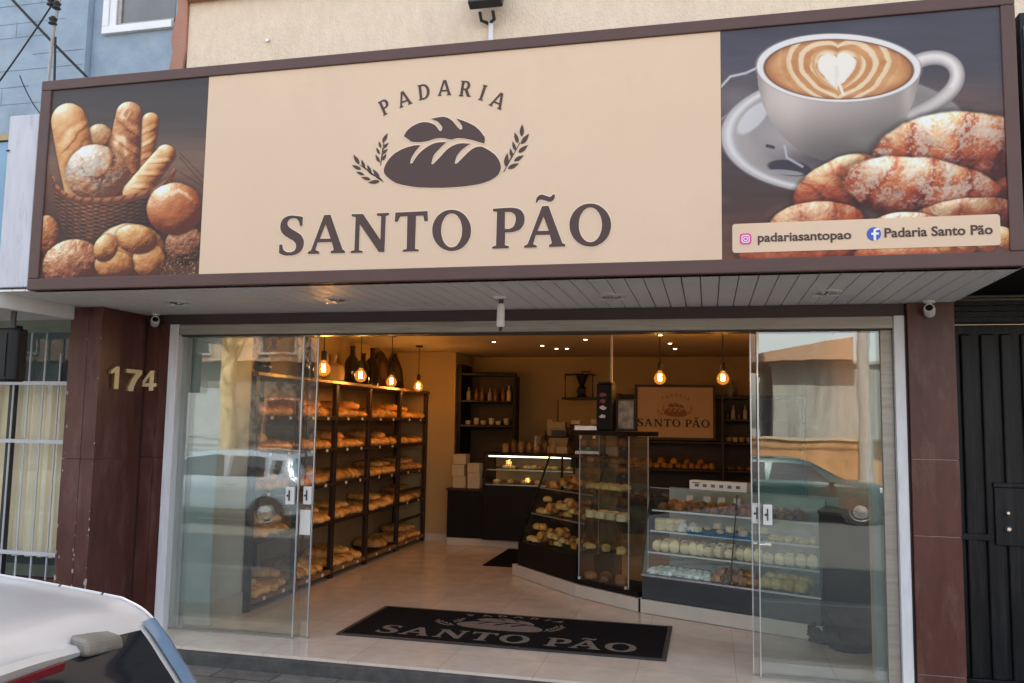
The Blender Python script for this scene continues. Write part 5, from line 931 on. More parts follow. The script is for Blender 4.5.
MB().hexa([(-1.679, 4.672, .792), (-.561, 4.672, .792), (-.561, 4.678, .792), (-1.679, 4.678, .792), (-1.679, 4.735, 1.148), (-.561, 4.735, 1.148), (-.561, 4.741, 1.148), (-1.679, 4.741, 1.148)]).build('front_glass', M['case_glass'], dc)
B(-1.66, 4.76, 1.132, -.60, 4.775, 1.147).build('lamp_strip', M['led'], dc)
DARKP = MB().blob((0, 0, .022), (.05, .04, .035), 6, .2, 2.5).build('brown_pastry', M['bread_dark'], smooth=True)
YEL = MB().blob((0, 0, .022), (.055, .042, .035), 8, .22, 2.5).build('yellow_pastry', M['pastry'], smooth=True)
for k in range(11):
    put(YEL if k % 3 else DARKP, (-1.56+.092*k, 4.86+rr_.uniform(-.03, .05), .977), rr_.uniform(0, 3), 'small pastry on the upper shelf of the lit back display', 'pastry', 'pastries in the lit back display', 0, .9)
    put(DARKP if k % 2 else YEL, (-1.58+.092*k, 4.84+rr_.uniform(-.03, .05), .792), rr_.uniform(0, 3), 'small pastry on the floor of the lit back display', 'pastry', 'pastries in the lit back display', 0, .95)
# things on top of and behind the back counter
t = thing('cash_register', 'small beige cash register on the back counter', 'cash register', (-.85, 5.2, 1.18))
MB().box(-.15, -.12, 0, .15, .12, .09).build('drawer', CRD, t, local=True, bevel=.006); MB().hexa([(-.13,-.10,.092),(.13,-.10,.092),(.13,.10,.092),(-.13,.10,.092),(-.13,-.02,.13),(.13,-.02,.13),(.13,.10,.20),(-.13,.10,.20)]).build('keyboard_body', CRD, t, local=True, bevel=.006); MB().box(-.09, .04, .215, .09, .07, .30).build('customer_screen', M['plastic_dark'], t, local=True, bevel=.004)
t = thing('coffee_grinder', 'dark coffee grinder on a small shelf of the back wall', 'grinder', (-.62, 5.78, 1.93))
MB().lathe([(.07, 0), (.07, .02), (.05, .03), (.05, .12), (.065, .13), (.03, .16), (.085, .30), (.085, .31), (.02, .33)], n=18).build('body', M['black_metal'], t, local=True, smooth=True); MB().tube([(0, 0, .33), (0, -.02, .35), (.12, -.02, .35), (.12, -.02, .39)], .008, 8).build('crank', M['black_metal'], t, local=True, smooth=True)
MB().box(-.055, -.12, .05, .055, -.05, .11).build('hopper_spout', M['black_metal'], t, local=True)
t = thing('wall_shelf', 'small dark wall shelf under the coffee grinder', 'shelf', (-.65, 5.78, 1.9)); B(-.88, 5.66, 1.90, -.42, 5.945, 1.928).build('board', M['wood_dark'], t, bevel=.003); MB().tube([(-.84, 5.94, 2.24), (-.84, 5.70, 2.24), (-.84, 5.70, 1.93)], .01, 8).tube([(-.46, 5.94, 2.24), (-.46, 5.70, 2.24), (-.46, 5.70, 1.93)], .01, 8).tube([(-.84, 5.70, 2.24), (-.46, 5.70, 2.24)], .01, 8).build('rail', M['black_metal'], t)
t = thing('espresso_machine', 'dark espresso machine on the counter behind the tall glass case', 'coffee machine', (-.45, 5.3, 1.18))
B(-.66, 5.15, 1.0, -.20, 5.5, 1.18).build('stand', M['black'], t); B(-.64, 5.20, 1.182, -.24, 5.48, 1.55).build('body', M['black_metal'], t, bevel=.015); B(-.62, 5.12, 1.42, -.26, 5.198, 1.55).build('brew_head', M['steel'], t, bevel=.01); MB().tube([(-.54, 5.15, 1.42), (-.54, 5.15, 1.38)], .03, 12).tube([(-.36, 5.15, 1.42), (-.36, 5.15, 1.38)], .03, 12).build('filter_holder', M['steel'], t); B(-.60, 5.10, 1.183, -.28, 5.199, 1.22).build('drip_tray', M['steel'], t)
stack('carton', -.92, 5.62, 1.40, .24, .2, (.10, .09), CRD, ['lower beige carton on the shelf behind the cash register', 'upper beige carton on the shelf behind the cash register'], 'carton', 'cartons behind the cash register')
t = thing('wall_shelf', 'beige laden shelf on the back wall behind the cash register', 'shelf', (-.9, 5.7, 1.37)); B(-1.10, 5.50, 1.37, -.62, 5.945, 1.398).build('board', M['wood_dark'], t); B(-1.06, 5.9, 1.15, -1.02, 5.944, 1.368).build('bracket', M['black_metal'], t); B(-.70, 5.9, 1.15, -.66, 5.944, 1.368).build('bracket', M['black_metal'], t)
# small stock crowding the back counter
JAR = MB().lathe([(.04, 0), (.045, .01), (.045, .10), (.035, .115), (.038, .12), (.038, .14), (.005, .142)], n=16).build('jar', mat('jar contents', (.34, .22, .12), .25, var=.4, rand=.6), smooth=True)
for k in range(7): put(JAR, (-1.52+.105*k, 5.08+.03*(k % 2), 1.182), k, 'lidded jar standing on top of the lit back display', 'jar', 'jars on the lit back display', 0, (1, 1, .8+.35*((k*3) % 4)/3))
for k, (x, y, z, w_, d_, h_, c_, l_) in enumerate(((-1.18, 5.82, 1.16, .10, .08, .30, (.30, .20, .10), 'narrow brown packet on the shelf left of the cash register boxes'), (-1.02, 5.60, 1.40, .08, .08, .22, (.55, .48, .36), 'tall pale packet left of the cartons on the wall shelf'),
        (-.70, 5.60, 1.40, .10, .10, .16, (.10, .06, .05), 'dark tin right of the cartons on the wall shelf'), (-.14, 5.34, 1.02, .16, .14, .26, (.44, .34, .22), 'beige packet pile beside the espresso machine'), (-.60, 5.22, 1.56, .12, .16, .05, (.62, .58, .50), 'stack of saucers on the left of the espresso machine'), (-.36, 5.30, 1.56, .14, .18, .07, (.55, .50, .42), 'stack of napkins on the right of the espresso machine'),
        (-1.10, 5.12, 1.182, .03, .16, .22, (.60, .56, .48), 'small upright menu card beside the cash register'))):
    o = B(-w_/2, -d_/2, 0, w_/2, d_/2, h_).build('packet', mat('packet paper', c_, .7, var=.25, scale=14), bevel=.006); o.location = (x, y, z); o.rotation_euler = (0, 0, .2*math.sin(k*4)); tag(o, l_, 'packet')
t = thing('wall_shelf', 'narrow dark shelf low on the back wall behind the cash register', 'shelf', (-1.15, 5.8, 1.13)); B(-1.30, 5.66, 1.13, -1.05, 5.945, 1.158).build('board', M['wood_dark'], t, bevel=.003)
lk = MB().tube([(-.98, 5.93, 1.9), (-.98, 5.93, 1.4)], .006, 6).build('wall_cable', M['cord'], smooth=True); tag(lk, 'thin dark cable running down the back wall above the cartons', 'cable')
# back wall shelving with poster
bs = thing('back_shelving', 'dark wooden shelving on the back wall right of the black dispenser', 'shelving', (1, 5.7, 0))
B(-.12, 5.90, .10, 2.28, 5.94, 1.98).build('back_panel', M['wood_dark'], bs)
for x in (-.12, 1.24, 2.25): B(x, 5.56, .0, x+.03, 5.898, 1.98).build('upright', M['wood_dark'], bs)
for z in (.62, 1.0, 1.36, 1.66, 1.95):
    for a, b in ((-.088, 1.238), (1.272, 2.248)):
        if a < 0 and z in (1.66,): continue
        B(a, 5.55, z-.025, b, 5.898, z).build('shelf', M['wood_dark'], bs, bevel=.003)
for k in range(13): put(ROLL, (.06+.088*k+rr_.uniform(-.01, .01), 5.66+.05*(k % 2), 1.002), rr_.uniform(0, 3), 'round golden roll in the row on the shelf under the poster', 'bread roll', 'rolls under the poster', 0, rr_.uniform(.95, 1.25))
for k in range(6): put(ROLL, (.12+.17*k, 5.68, 1.06), rr_.uniform(0, 3), 'round golden roll piled on the row under the poster', 'bread roll', 'rolls under the poster', 0, rr_.uniform(.95, 1.2))
for k in range(8): put(DARKP, (.10+.14*k, 5.65, .622), rr_.uniform(0, 3), 'brown pastry on the lowest shelf behind the main display', 'pastry', 'pastries on the lowest back shelf', 0, 1.1)
for k in range(5): bottle((1.32+.075*k, 5.70, 1.662), .028, .12+.06*(k % 2), CR if k % 2 else AM, 'small jar on the upper shelf right of the poster', 'jars right of the poster', 'jar', 'jar')
for k in range(6): put(CUP, (1.33+.085*k, 5.68, 1.362), k, 'pale cup on the shelf right of the poster', 'cup', 'cups right of the poster', 0, (1, 1, .9))
for k in range(5): put(DARKP, (1.35+.12*k, 5.66, 1.002), k, 'brown pastry on the shelf below the cups', 'pastry', 'pastries below the cups')
t = thing('figurine_vase', 'small pale vase on top of the shelving right of the poster', 'vase', (1.36, 5.7, 1.952)); MB().lathe([(.03, 0), (.06, .04), (.07, .10), (.03, .16), (.05, .2), (.03, .21)], n=18).build('body', CR, t, local=True, smooth=True)
po = thing('framed_poster', 'tan framed poster with the bakery name on the back wall', 'poster', (.66, 5.50, 1.40))
fr = MB(); fr.box(.13, 5.485, 1.375, 1.17, 5.515, 1.41); fr.box(.13, 5.485, 2.065, 1.17, 5.515, 2.10); fr.box(.13, 5.486, 1.411, .165, 5.515, 2.064); fr.box(1.135, 5.486, 1.411, 1.17, 5.515, 2.064); fr.build('frame', M['wood_dark'], po, bevel=.004)
B(.165, 5.50, 1.41, 1.135, 5.512, 2.065).build('print_sheet', M['sign_tan'], po)
B(.20, 5.516, 1.952, .24, 5.56, 1.99).build('hanger', M['black_metal'], po)
def on_poster(o): o.data.transform(PM); o.data.transform(XF[po.name].inverted()); o.parent = po; XF[o.name] = XF[po.name]
PM = Matrix(((.475,0,0,.65+.277*.475-.15*0),(0,1,0,5.4985),(0,0,.44,1.545-2.53*.44),(0,0,0,1)))
PM[0][3] = .655+.342*.475
for lp in G['word']: on_poster(outline('letter', lp, 0, -.0012, M['ink'], None))
PM = Matrix(((.44,0,0,.655+.392*.44),(0,1,0,5.4985),(0,0,.44,1.735-3.02*.44),(0,0,0,1)))
for lp in list(G['loaf'])+list(G['ears']): on_poster(outline('loaf_emblem', lp, 0, -.0012, M['copper'], None))
PM = Matrix(((.48,0,0,.655+.40*.48),(0,1,0,0),(0,0,.48,1.945-3.44*.48),(0,0,0,1)))
arched(po, M['copper'], 5.4985, 5.4973, M2=PM)

# ------------------------------------------------------------------ the angled sales counter
cp = thing('counter_plinth', 'pale stone plinth under the angled glass display counters', 'plinth', (.4, 2.2, 0))
def strip(p, q, d, z0, z1):
    v = Vector((q[0]-p[0], q[1]-p[1])); n = Vector((-v.y, v.x)).normalized()*d
    return MB().prism([p, q, (q[0]+n.x, q[1]+n.y), (p[0]+n.x, p[1]+n.y)], z0, z1)
FA, FB, FC, FD, FE = (-.915, 2.974), (-.118, 2.097), (.490, 1.644), (1.885, 1.062), (2.15, .95)
strip(FA, (FB[0]-.004, FB[1]+.004), .62, .004, .115).build('plinth_block', M['plinth'], cp, bevel=.003); strip(FB, (FC[0]-.004, FC[1]+.002), .62, .004, .114).build('plinth_block', M['plinth'], cp, bevel=.003); strip((FC[0]+.02, FC[1]-.008), FD, .62, .004, .115).build('plinth_block', M['plinth'], cp, bevel=.003)
MB().box(.478, 1.655, .006, .506, 1.70, .112).build('joint_gap', M['black'], cp)
def frame_at(p, q): return (p[0], p[1], 0), math.atan2(q[1]-p[1], q[0]-p[0])
# main display
loc, rz = frame_at(FC, FD); Lc = math.hypot(FD[0]-FC[0], FD[1]-FC[1])
md = thing('main_display', 'large slanted glass cake display on the right of the shop', 'display case', loc, rz)
b = lambda *a: MB().box(*a)
b(.03, .012, .117, Lc-.01, .56, .305).build('base_panel', M['grey_metal'], md, local=True, bevel=.004)
b(.025, .008, .307, Lc-.005, .56, .322).build('deck', M['steel'], md, local=True)
TOPZ, sl = 1.02, .17
fy = lambda z: .015+sl*(z-.32)/(TOPZ-.32)
MB().hexa([(.03, .015, .323), (Lc-.01, .015, .323), (Lc-.01, .021, .323), (.03, .021, .323), (.03, .015+sl, TOPZ), (Lc-.01, .015+sl, TOPZ), (Lc-.01, .021+sl, TOPZ), (.03, .021+sl, TOPZ)]).build('front_glass', M['case_glass'], md, local=True)
for x in (.03, Lc-.016): MB().prism([(.024, .324), (.54, .324), (.54, TOPZ-.002), (.024+sl, TOPZ-.002)], x, x+.006, 'x').build('end_glass', M['case_glass'], md, local=True)
b(.028, .012+sl, TOPZ+.001, Lc-.008, .56, TOPZ+.011).build('top_glass', M['case_glass'], md, local=True)
b(.03, .548, .324, Lc-.01, .556, TOPZ).build('back_panel', mat('display back panel', (.50, .52, .47), .35), md, local=True)
ed = MB(); 
for x in (.022, .80, Lc-.012): ed.hexa([(x, .008, .323), (x+.008, .008, .323), (x+.008, .014, .323), (x, .014, .323), (x, .008+sl, TOPZ), (x+.008, .008+sl, TOPZ), (x+.008, .014+sl, TOPZ), (x, .014+sl, TOPZ)])
ed.build('edge_trim', M['plastic_dark'], md, local=True)
b(.022, .006+sl, TOPZ+.0115, Lc-.004, .03+sl, TOPZ+.0165).build('top_trim', M['alu'], md, local=True)
SZ = (.324, .50, .675, .845)
for z in SZ[1:]:
    s = b(.05, fy(z)+.03, z-.008, Lc-.03, .545, z).build('shelf', M['case_glass'], md, local=True); b(.05, fy(z)+.022, z-.010, Lc-.03, fy(z)+.0295, z+.003).build('shelf_rail', M['alu_clean'], s, local=True)
cpos = XF[md.name]
def inside(proto, x, y, z, label, cat, group, rz_=0, scale=1): 
    p = cpos @ Vector((x, y, z)); return put(proto, tuple(p), rz+rz_, label, cat, group, 0, scale)
for k in range(16): inside(DARKP, .12+.078*k, fy(.845)+.09+.05*(k % 2), .846, 'glazed brown pastry on the top shelf of the cake display', 'pastry', 'pastries on the top display shelf', rr_.uniform(0, 3), rr_.uniform(.95, 1.2))
for k in range(13): inside(DARKP, .15+.09*k, fy(.845)+.23, .846, 'glazed brown pastry on the top shelf of the cake display', 'pastry', 'pastries on the top display shelf', rr_.uniform(0, 3), (1.1, 1.1, 1.5))
TAG_ = MB().hexa([(-.03,-.004,0),(.03,-.004,0),(.03,.02,0),(-.03,.02,0),(-.03,.012,.05),(.03,.012,.05),(.03,.014,.05),(-.03,.014,.05)]).build('price_card', M['paper'])
for k, (x, l_) in enumerate(((.27, 'white price card at the left of the top display shelf'), (.43, 'white price card, second from left on the top display shelf'), (.56, 'white price card, third from left on the top display shelf'), (.70, 'white price card just left of the display mullion'))): inside(TAG_, x, fy(.845)+.30, .915, l_, 'price card', 'price cards on the top display shelf')
CAKE = MB().lathe([(.062, 0), (.064, .005), (.064, .07), (.05, .078), (.004, .08)], n=20).build('cream_cake', M['cream'], smooth=True)
MER = MB().blob((0, 0, .03), (.05, .05, .05), 12, .3, 3).build('white_meringue', M['icing'], smooth=True)
for k in range(3): inside(CAKE, .11+.075*k, fy(.675)+.12+.03*k, .676, 'round cream cake at the left of the second display shelf', 'cake', 'cream cakes on the second shelf', k, (.9, .9, 1.25))
for k in range(2): inside(MER, .31+.10*k, fy(.675)+.11, .676, 'white meringue beside the blue tray in the display', 'meringue', 'meringues beside the blue tray', k)
p = b(-.30, -.15, 0, .34, .12, .010).box(-.30, -.15, .0101, .34, -.142, .022).box(-.30, .112, .0101, .34, .12, .03).box(-.30, -.0918, .0102, -.292, .1118, .03).box(.332, -.0918, .0102, .34, .1118, .03).build('blue_tray', M['blue_tray']); p.location = tuple(cpos @ Vector((.70, fy(.675)+.15, .677))); p.rotation_euler = (0, 0, rz); tag(p, 'bright blue tray on the second display shelf', 'tray')
for k in range(9): inside(YEL if k % 2 else CAKE, .45+.066*k, fy(.675)+.10+.06*(k % 3), .692+.012*(k % 3), 'small yellow cake lying on the blue tray', 'cake', 'cakes on the blue tray', k, .6)
for k in range(6): inside(YEL, 1.10+.058*k, fy(.675)+.11+.04*(k % 2), .676, 'yellow pastry right of the blue tray', 'pastry', 'pastries right of the blue tray', k, 1)
slm = MB().blob((0, 0, .050), (.037, .05, .054), 21, .05, 3, 20, 14, flat=-.93, e=.32)
for v_ in range(len(slm.v)):
    x_, y_, z_ = slm.v[v_]; slm.v[v_] = (x_*(1.12 if .01 < z_ < .088 else 1), y_*(1.1 if .01 < z_ < .088 else 1), z_)
slm.cur = 1; slm.blob((.004, -.012, .101), (.016, .020, .008), 22, .5, 4, 12, 7)
SL = slm.build('cake_slice', [M['cream'], M['topping']], smooth=True)
for k in range(14): inside(SL, .11+.080*k+.012*math.sin(k*5), fy(.50)+.10+.008*math.sin(k*3), .501, 'tall cream cake slice in the row on the third display shelf', 'cake slice', 'cake slices on the third shelf', .35*math.sin(k*7), (rr_.uniform(.86, 1.1), 1, rr_.uniform(.86, 1.14)))
for k in range(9): inside(SL, .14+.083*k, fy(.50)+.23, .501, 'cream cake slice in the back row of the third display shelf', 'cake slice', 'cake slices in the back row', .1*math.sin(k*4), rr_.uniform(.98, 1.15))
for k in range(3): inside(SL, 1.24+.085*k, fy(.50)+.10, .501, 'cream cake slice at the right end of the third shelf behind the door', 'cake slice', 'cake slices at the right end', .1*k, (1.05, 1, 1.1))
PK = MB().blob((0, 0, .02), (.042, .06, .034), 15, .5, 4, e=.6).build('wrapped_packet', M['packet'], smooth=True)
for k in range(18): inside(PK, .10+.058*(k % 9)+.02*(k//9), fy(.33)+.07+.10*(k//9), .325, 'pale film wrapped packet on the floor of the display', 'packet', 'wrapped packets on the display floor', .6*math.sin(k*8), .95)
for k in range(9): inside(DARKP, .67+.075*(k % 5), fy(.33)+.08+.10*(k//5), .325+.03*(k//5), 'brown bun on the floor of the display right of the packets', 'bun', 'brown buns on the display floor', k*.8, 1.25)
for k in range(8): inside(YEL, 1.07+.09*(k % 4), fy(.33)+.08+.11*(k//4), .325+.02*(k//4), 'yellow bread on the display floor behind the right glass door', 'bread', 'yellow breads on the display floor', k*.9, (1.2, 1.2, 1.6))
bxo = b(-.0, 0, 0, .50, .10, .075).build('price_strip_box', M['paper'], bevel=.003); bxo.location = tuple(cpos @ Vector((.37, .22, TOPZ+.018))); bxo.rotation_euler = (0, 0, rz); tag(bxo, 'long white box with small pictures lying on top of the cake display', 'box')
mk2 = MB(); 
for k in range(6): mk2.box(.05+.072*k, -.003, .025, .085+.072*k, -.0015, .05)
mk2.box(.02, -.003, .055, .10, -.0015, .062); q = mk2.build('picture_print', mat('small print', (.22, .12, .06), .6, var=.5, scale=30)); q.parent = bxo
# end cabinet behind the right door
ec = thing('end_cabinet', 'dark cabinet closing the counter behind the right glass door', 'cabinet', (1.93, 1.1, 0))
MB().prism([(1.885, 1.15), (2.185, .74), (2.29, .82), (2.0, 1.6)], .03, .93).build('body', M['black'], ec, bevel=.004); MB().prism([(1.875, 1.14), (2.185, .72), (2.295, .80), (2.0, 1.62)], .932, .955).build('top', M['wood_dark'], ec)
cl = MB().blob((1.855, 1.10, .05), (.07, .05, .09), 5, .5, 3, 20, 14).blob((1.93, 1.02, .03), (.10, .04, .05), 8, .5, 3, 20, 14).blob((2.05, .85, .025), (.12, .05, .04), 9, .5, 3, 20, 14).build('floor_cloth', mat('dark cloth', (.02, .02, .023), .95, var=.3, bump=.4, bscale=30), smooth=True); tag(cl, 'crumpled dark cloth on the floor against the end cabinet', 'cloth')
# tall glass case
loc, rzb = frame_at(FB, FC); Lb = math.hypot(FC[0]-FB[0], FC[1]-FB[1])
tc_ = thing('tall_display', 'tall narrow glass display case with a thick black top', 'display case', loc, rzb)
b(.0, .02, .117, Lb-.02, .42, .16).build('base', M['black'], tc_, local=True, bevel=.004)
x0, x1, y0, y1, zt = .0, Lb-.15, .05, .30, 1.47
b(x0, y0, .162, x1, y0+.006, zt).build('front_glass', M['tall_glass'], tc_, local=True); b(x0, y0+.007, .162, x0+.006, y1, zt).build('end_glass', M['tall_glass'], tc_, local=True); b(x1-.006, y0+.007, .162, x1, y1, zt).build('end_glass', M['tall_glass'], tc_, local=True); b(x0+.007, y1-.006, .162, x1-.007, y1, zt).build('back_glass', M['tall_glass'], tc_, local=True)
ed = MB()
for x in (x0-.005, x1-.005): 
    for y in (y0-.006, y1): ed.box(x, y, .161, x+.010, y+.005, zt)
ed.build('corner_strip', M['alu_clean'], tc_, local=True)
for x in (x0+.02, x1-.02): MB().lathe([(.018, .161), (.018, .185), (.008, .19)], (x, y0-.015, 0), 12).build('clamp_foot', M['steel'], tc_, local=True, smooth=True)
b(-.07, -.02, zt+.002, Lb-.16, .46, zt+.045).build('top_slab', M['black'], tc_, local=True, bevel=.004)
for z in (.43, .72, .98, 1.22): b(x0+.012, y0+.012, z-.006, x1-.012, y1-.012, z).build('shelf', M['case_glass'], tc_, local=True)
tpos = XF[tc_.name]
for z, pr_, n_, nm, cat, sc_ in ((.98, YEL, 9, 'yellow pastry on the middle shelf of the tall glass case', 'pastry', 1.0), (1.22, DARKP, 9, 'brown pastry on the top shelf of the tall glass case', 'pastry', 1.1), (.72, CAKE, 7, 'small cream cake on the lower shelf of the tall glass case', 'cake', .8), (.43, YEL, 5, 'yellow pastry on the lowest shelf of the tall glass case', 'pastry', .9), (.163, DARKP, 5, 'brown pastry on the floor of the tall glass case', 'pastry', 1.2)):
    for k in range(n_):
        put(pr_, tuple(tpos @ Vector((.08+.38*k/(n_-1), .12+.10*(k % 2), z+.001))), k, nm, cat, 'pastries in the tall glass case', 0, sc_)
# black dispenser, picture card and pole on the tall case
dp = thing('coffee_dispenser', 'tall black coffee dispenser with red and white stickers on the tall case', 'dispenser', tuple(tpos @ Vector((.19, .2, zt+.046))), rzb+.45)
b(-.075, -.075, 0, .075, .075, .43).build('body', M['black'], dp, local=True, bevel=.012); b(-.065, -.065, .432, .065, .065, .45).build('lid', M['plastic_dark'], dp, local=True, bevel=.006)
for k, (z, m) in enumerate(((.33, 'red'), (.27, 'red'), (.21, 'paper'), (.13, 'paper'))):
    rs = random.Random(k); n = 9; MB().prism([(-.01+.036*rs.uniform(.6, 1.1)*math.cos(a*6.283/n), z+.022*rs.uniform(.6, 1.1)*math.sin(a*6.283/n)) for a in range(n)], -.0785, -.0762, 'y').build('sticker', M[m], dp, local=True)
pc_ = thing('picture_card', 'framed picture card standing right of the black dispenser', 'picture', tuple(tpos @ Vector((.315, .33, zt+.046))), 0)
b(-.085, 0, 0, .085, .02, .30).build('frame', M['wood_dark'], pc_, local=True, bevel=.004); b(-.07, -.004, .02, .07, -.001, .28).build('picture_sheet', mat('picture print', (.42, .33, .24), .5, var=.7, scale=14), pc_, local=True)
pz = tpos @ Vector((.16, .30, 0)); tag(MB().tube([(pz.x, pz.y, zt+.062+.40), (pz.x, pz.y, 2.5)], .011, 10).build('ceiling_pole', M['plastic_white'], smooth=True), 'thin white pole rising from the tall case to the ceiling', 'pole')
# angled bread display on the left facet
loc, rza = frame_at(FA, FB); La = math.hypot(FB[0]-FA[0], FB[1]-FA[1])
ad = thing('angled_display', 'dark framed slanted display of breads left of the tall case', 'display case', loc, rza)
xA, xB, zt2 = .10, La-.06, 1.22
b(xA-.02, .02, .117, xB+.02, .56, .36).build('base_panel', M['black'], ad, local=True, bevel=.004)
sl2 = .34; fy2 = lambda z: .02+sl2*(z-.36)/(zt2-.36)
for x in (xA-.01, xB-.002):
    MB().prism([(.03, .362), (.05, .362), (.05+sl2, zt2), (.03+sl2, zt2)], x, x+.012, 'x').prism([(.53, .362), (.55, .362), (.55, zt2), (.53, zt2)], x, x+.012, 'x').build('side_frame', M['black_metal'], ad, local=True)
    MB().prism([(.052, .363), (.528, .363), (.528, zt2-.002), (.052+sl2, zt2-.002)], x+.004, x+.009, 'x').build('end_glass', M['case_glass'], ad, local=True)
MB().hexa([(xA, .022, .362), (xB, .022, .362), (xB, .027, .362), (xA, .027, .362), (xA, .022+sl2, zt2), (xB, .022+sl2, zt2), (xB, .027+sl2, zt2), (xA, .027+sl2, zt2)]).build('front_glass', M['case_glass'], ad, local=True)
b(xA-.012, .03+sl2, zt2+.001, xB+.012, .56, zt2+.02).build('top', M['black_metal'], ad, local=True)
for z in (.64, .90):
    s = b(xA+.015, fy2(z)+.03, z-.008, xB-.01, .52, z).build('shelf', M['case_glass'], ad, local=True); b(xA+.015, fy2(z)+.02, z-.009, xB-.01, fy2(z)+.0295, z+.004).build('shelf_rail', M['alu'], s, local=True)
apos = XF[ad.name]
for z, nm, n_ in ((.362, 'bottom', 24), (.64, 'middle', 22), (.90, 'upper', 18)):
    for k in range(n_):
        q = apos @ Vector((xA+.09+(xB-xA-.16)*((k*.37) % 1), fy2(z)+.10+.06*(k % 3), z+.002+.040*(k//6)))
        put((YEL, DARKP, ROLL, YEL)[k % 4 if nm != 'upper' else (2 if k % 2 else 1)], tuple(q), k*1.3, f'bread piece heaped on the {nm} level of the angled display', 'bread piece', 'breads in the angled display', .2*math.sin(k*3), rr_.uniform(.85, 1.2))
# ------------------------------------------------------------------ cars
def cr(p, i, t):
    n = len(p); g = lambda k: p[max(0, min(n-1, k))]
    a, b, c, d = g(i-1), g(i), g(i+1), g(i+2)
    return [.5*(2*b[k]+(c[k]-a[k])*t+(2*a[k]-5*b[k]+4*c[k]-d[k])*t*t+(3*b[k]-a[k]-3*c[k]+d[k])*t**3) for k in range(len(b))]
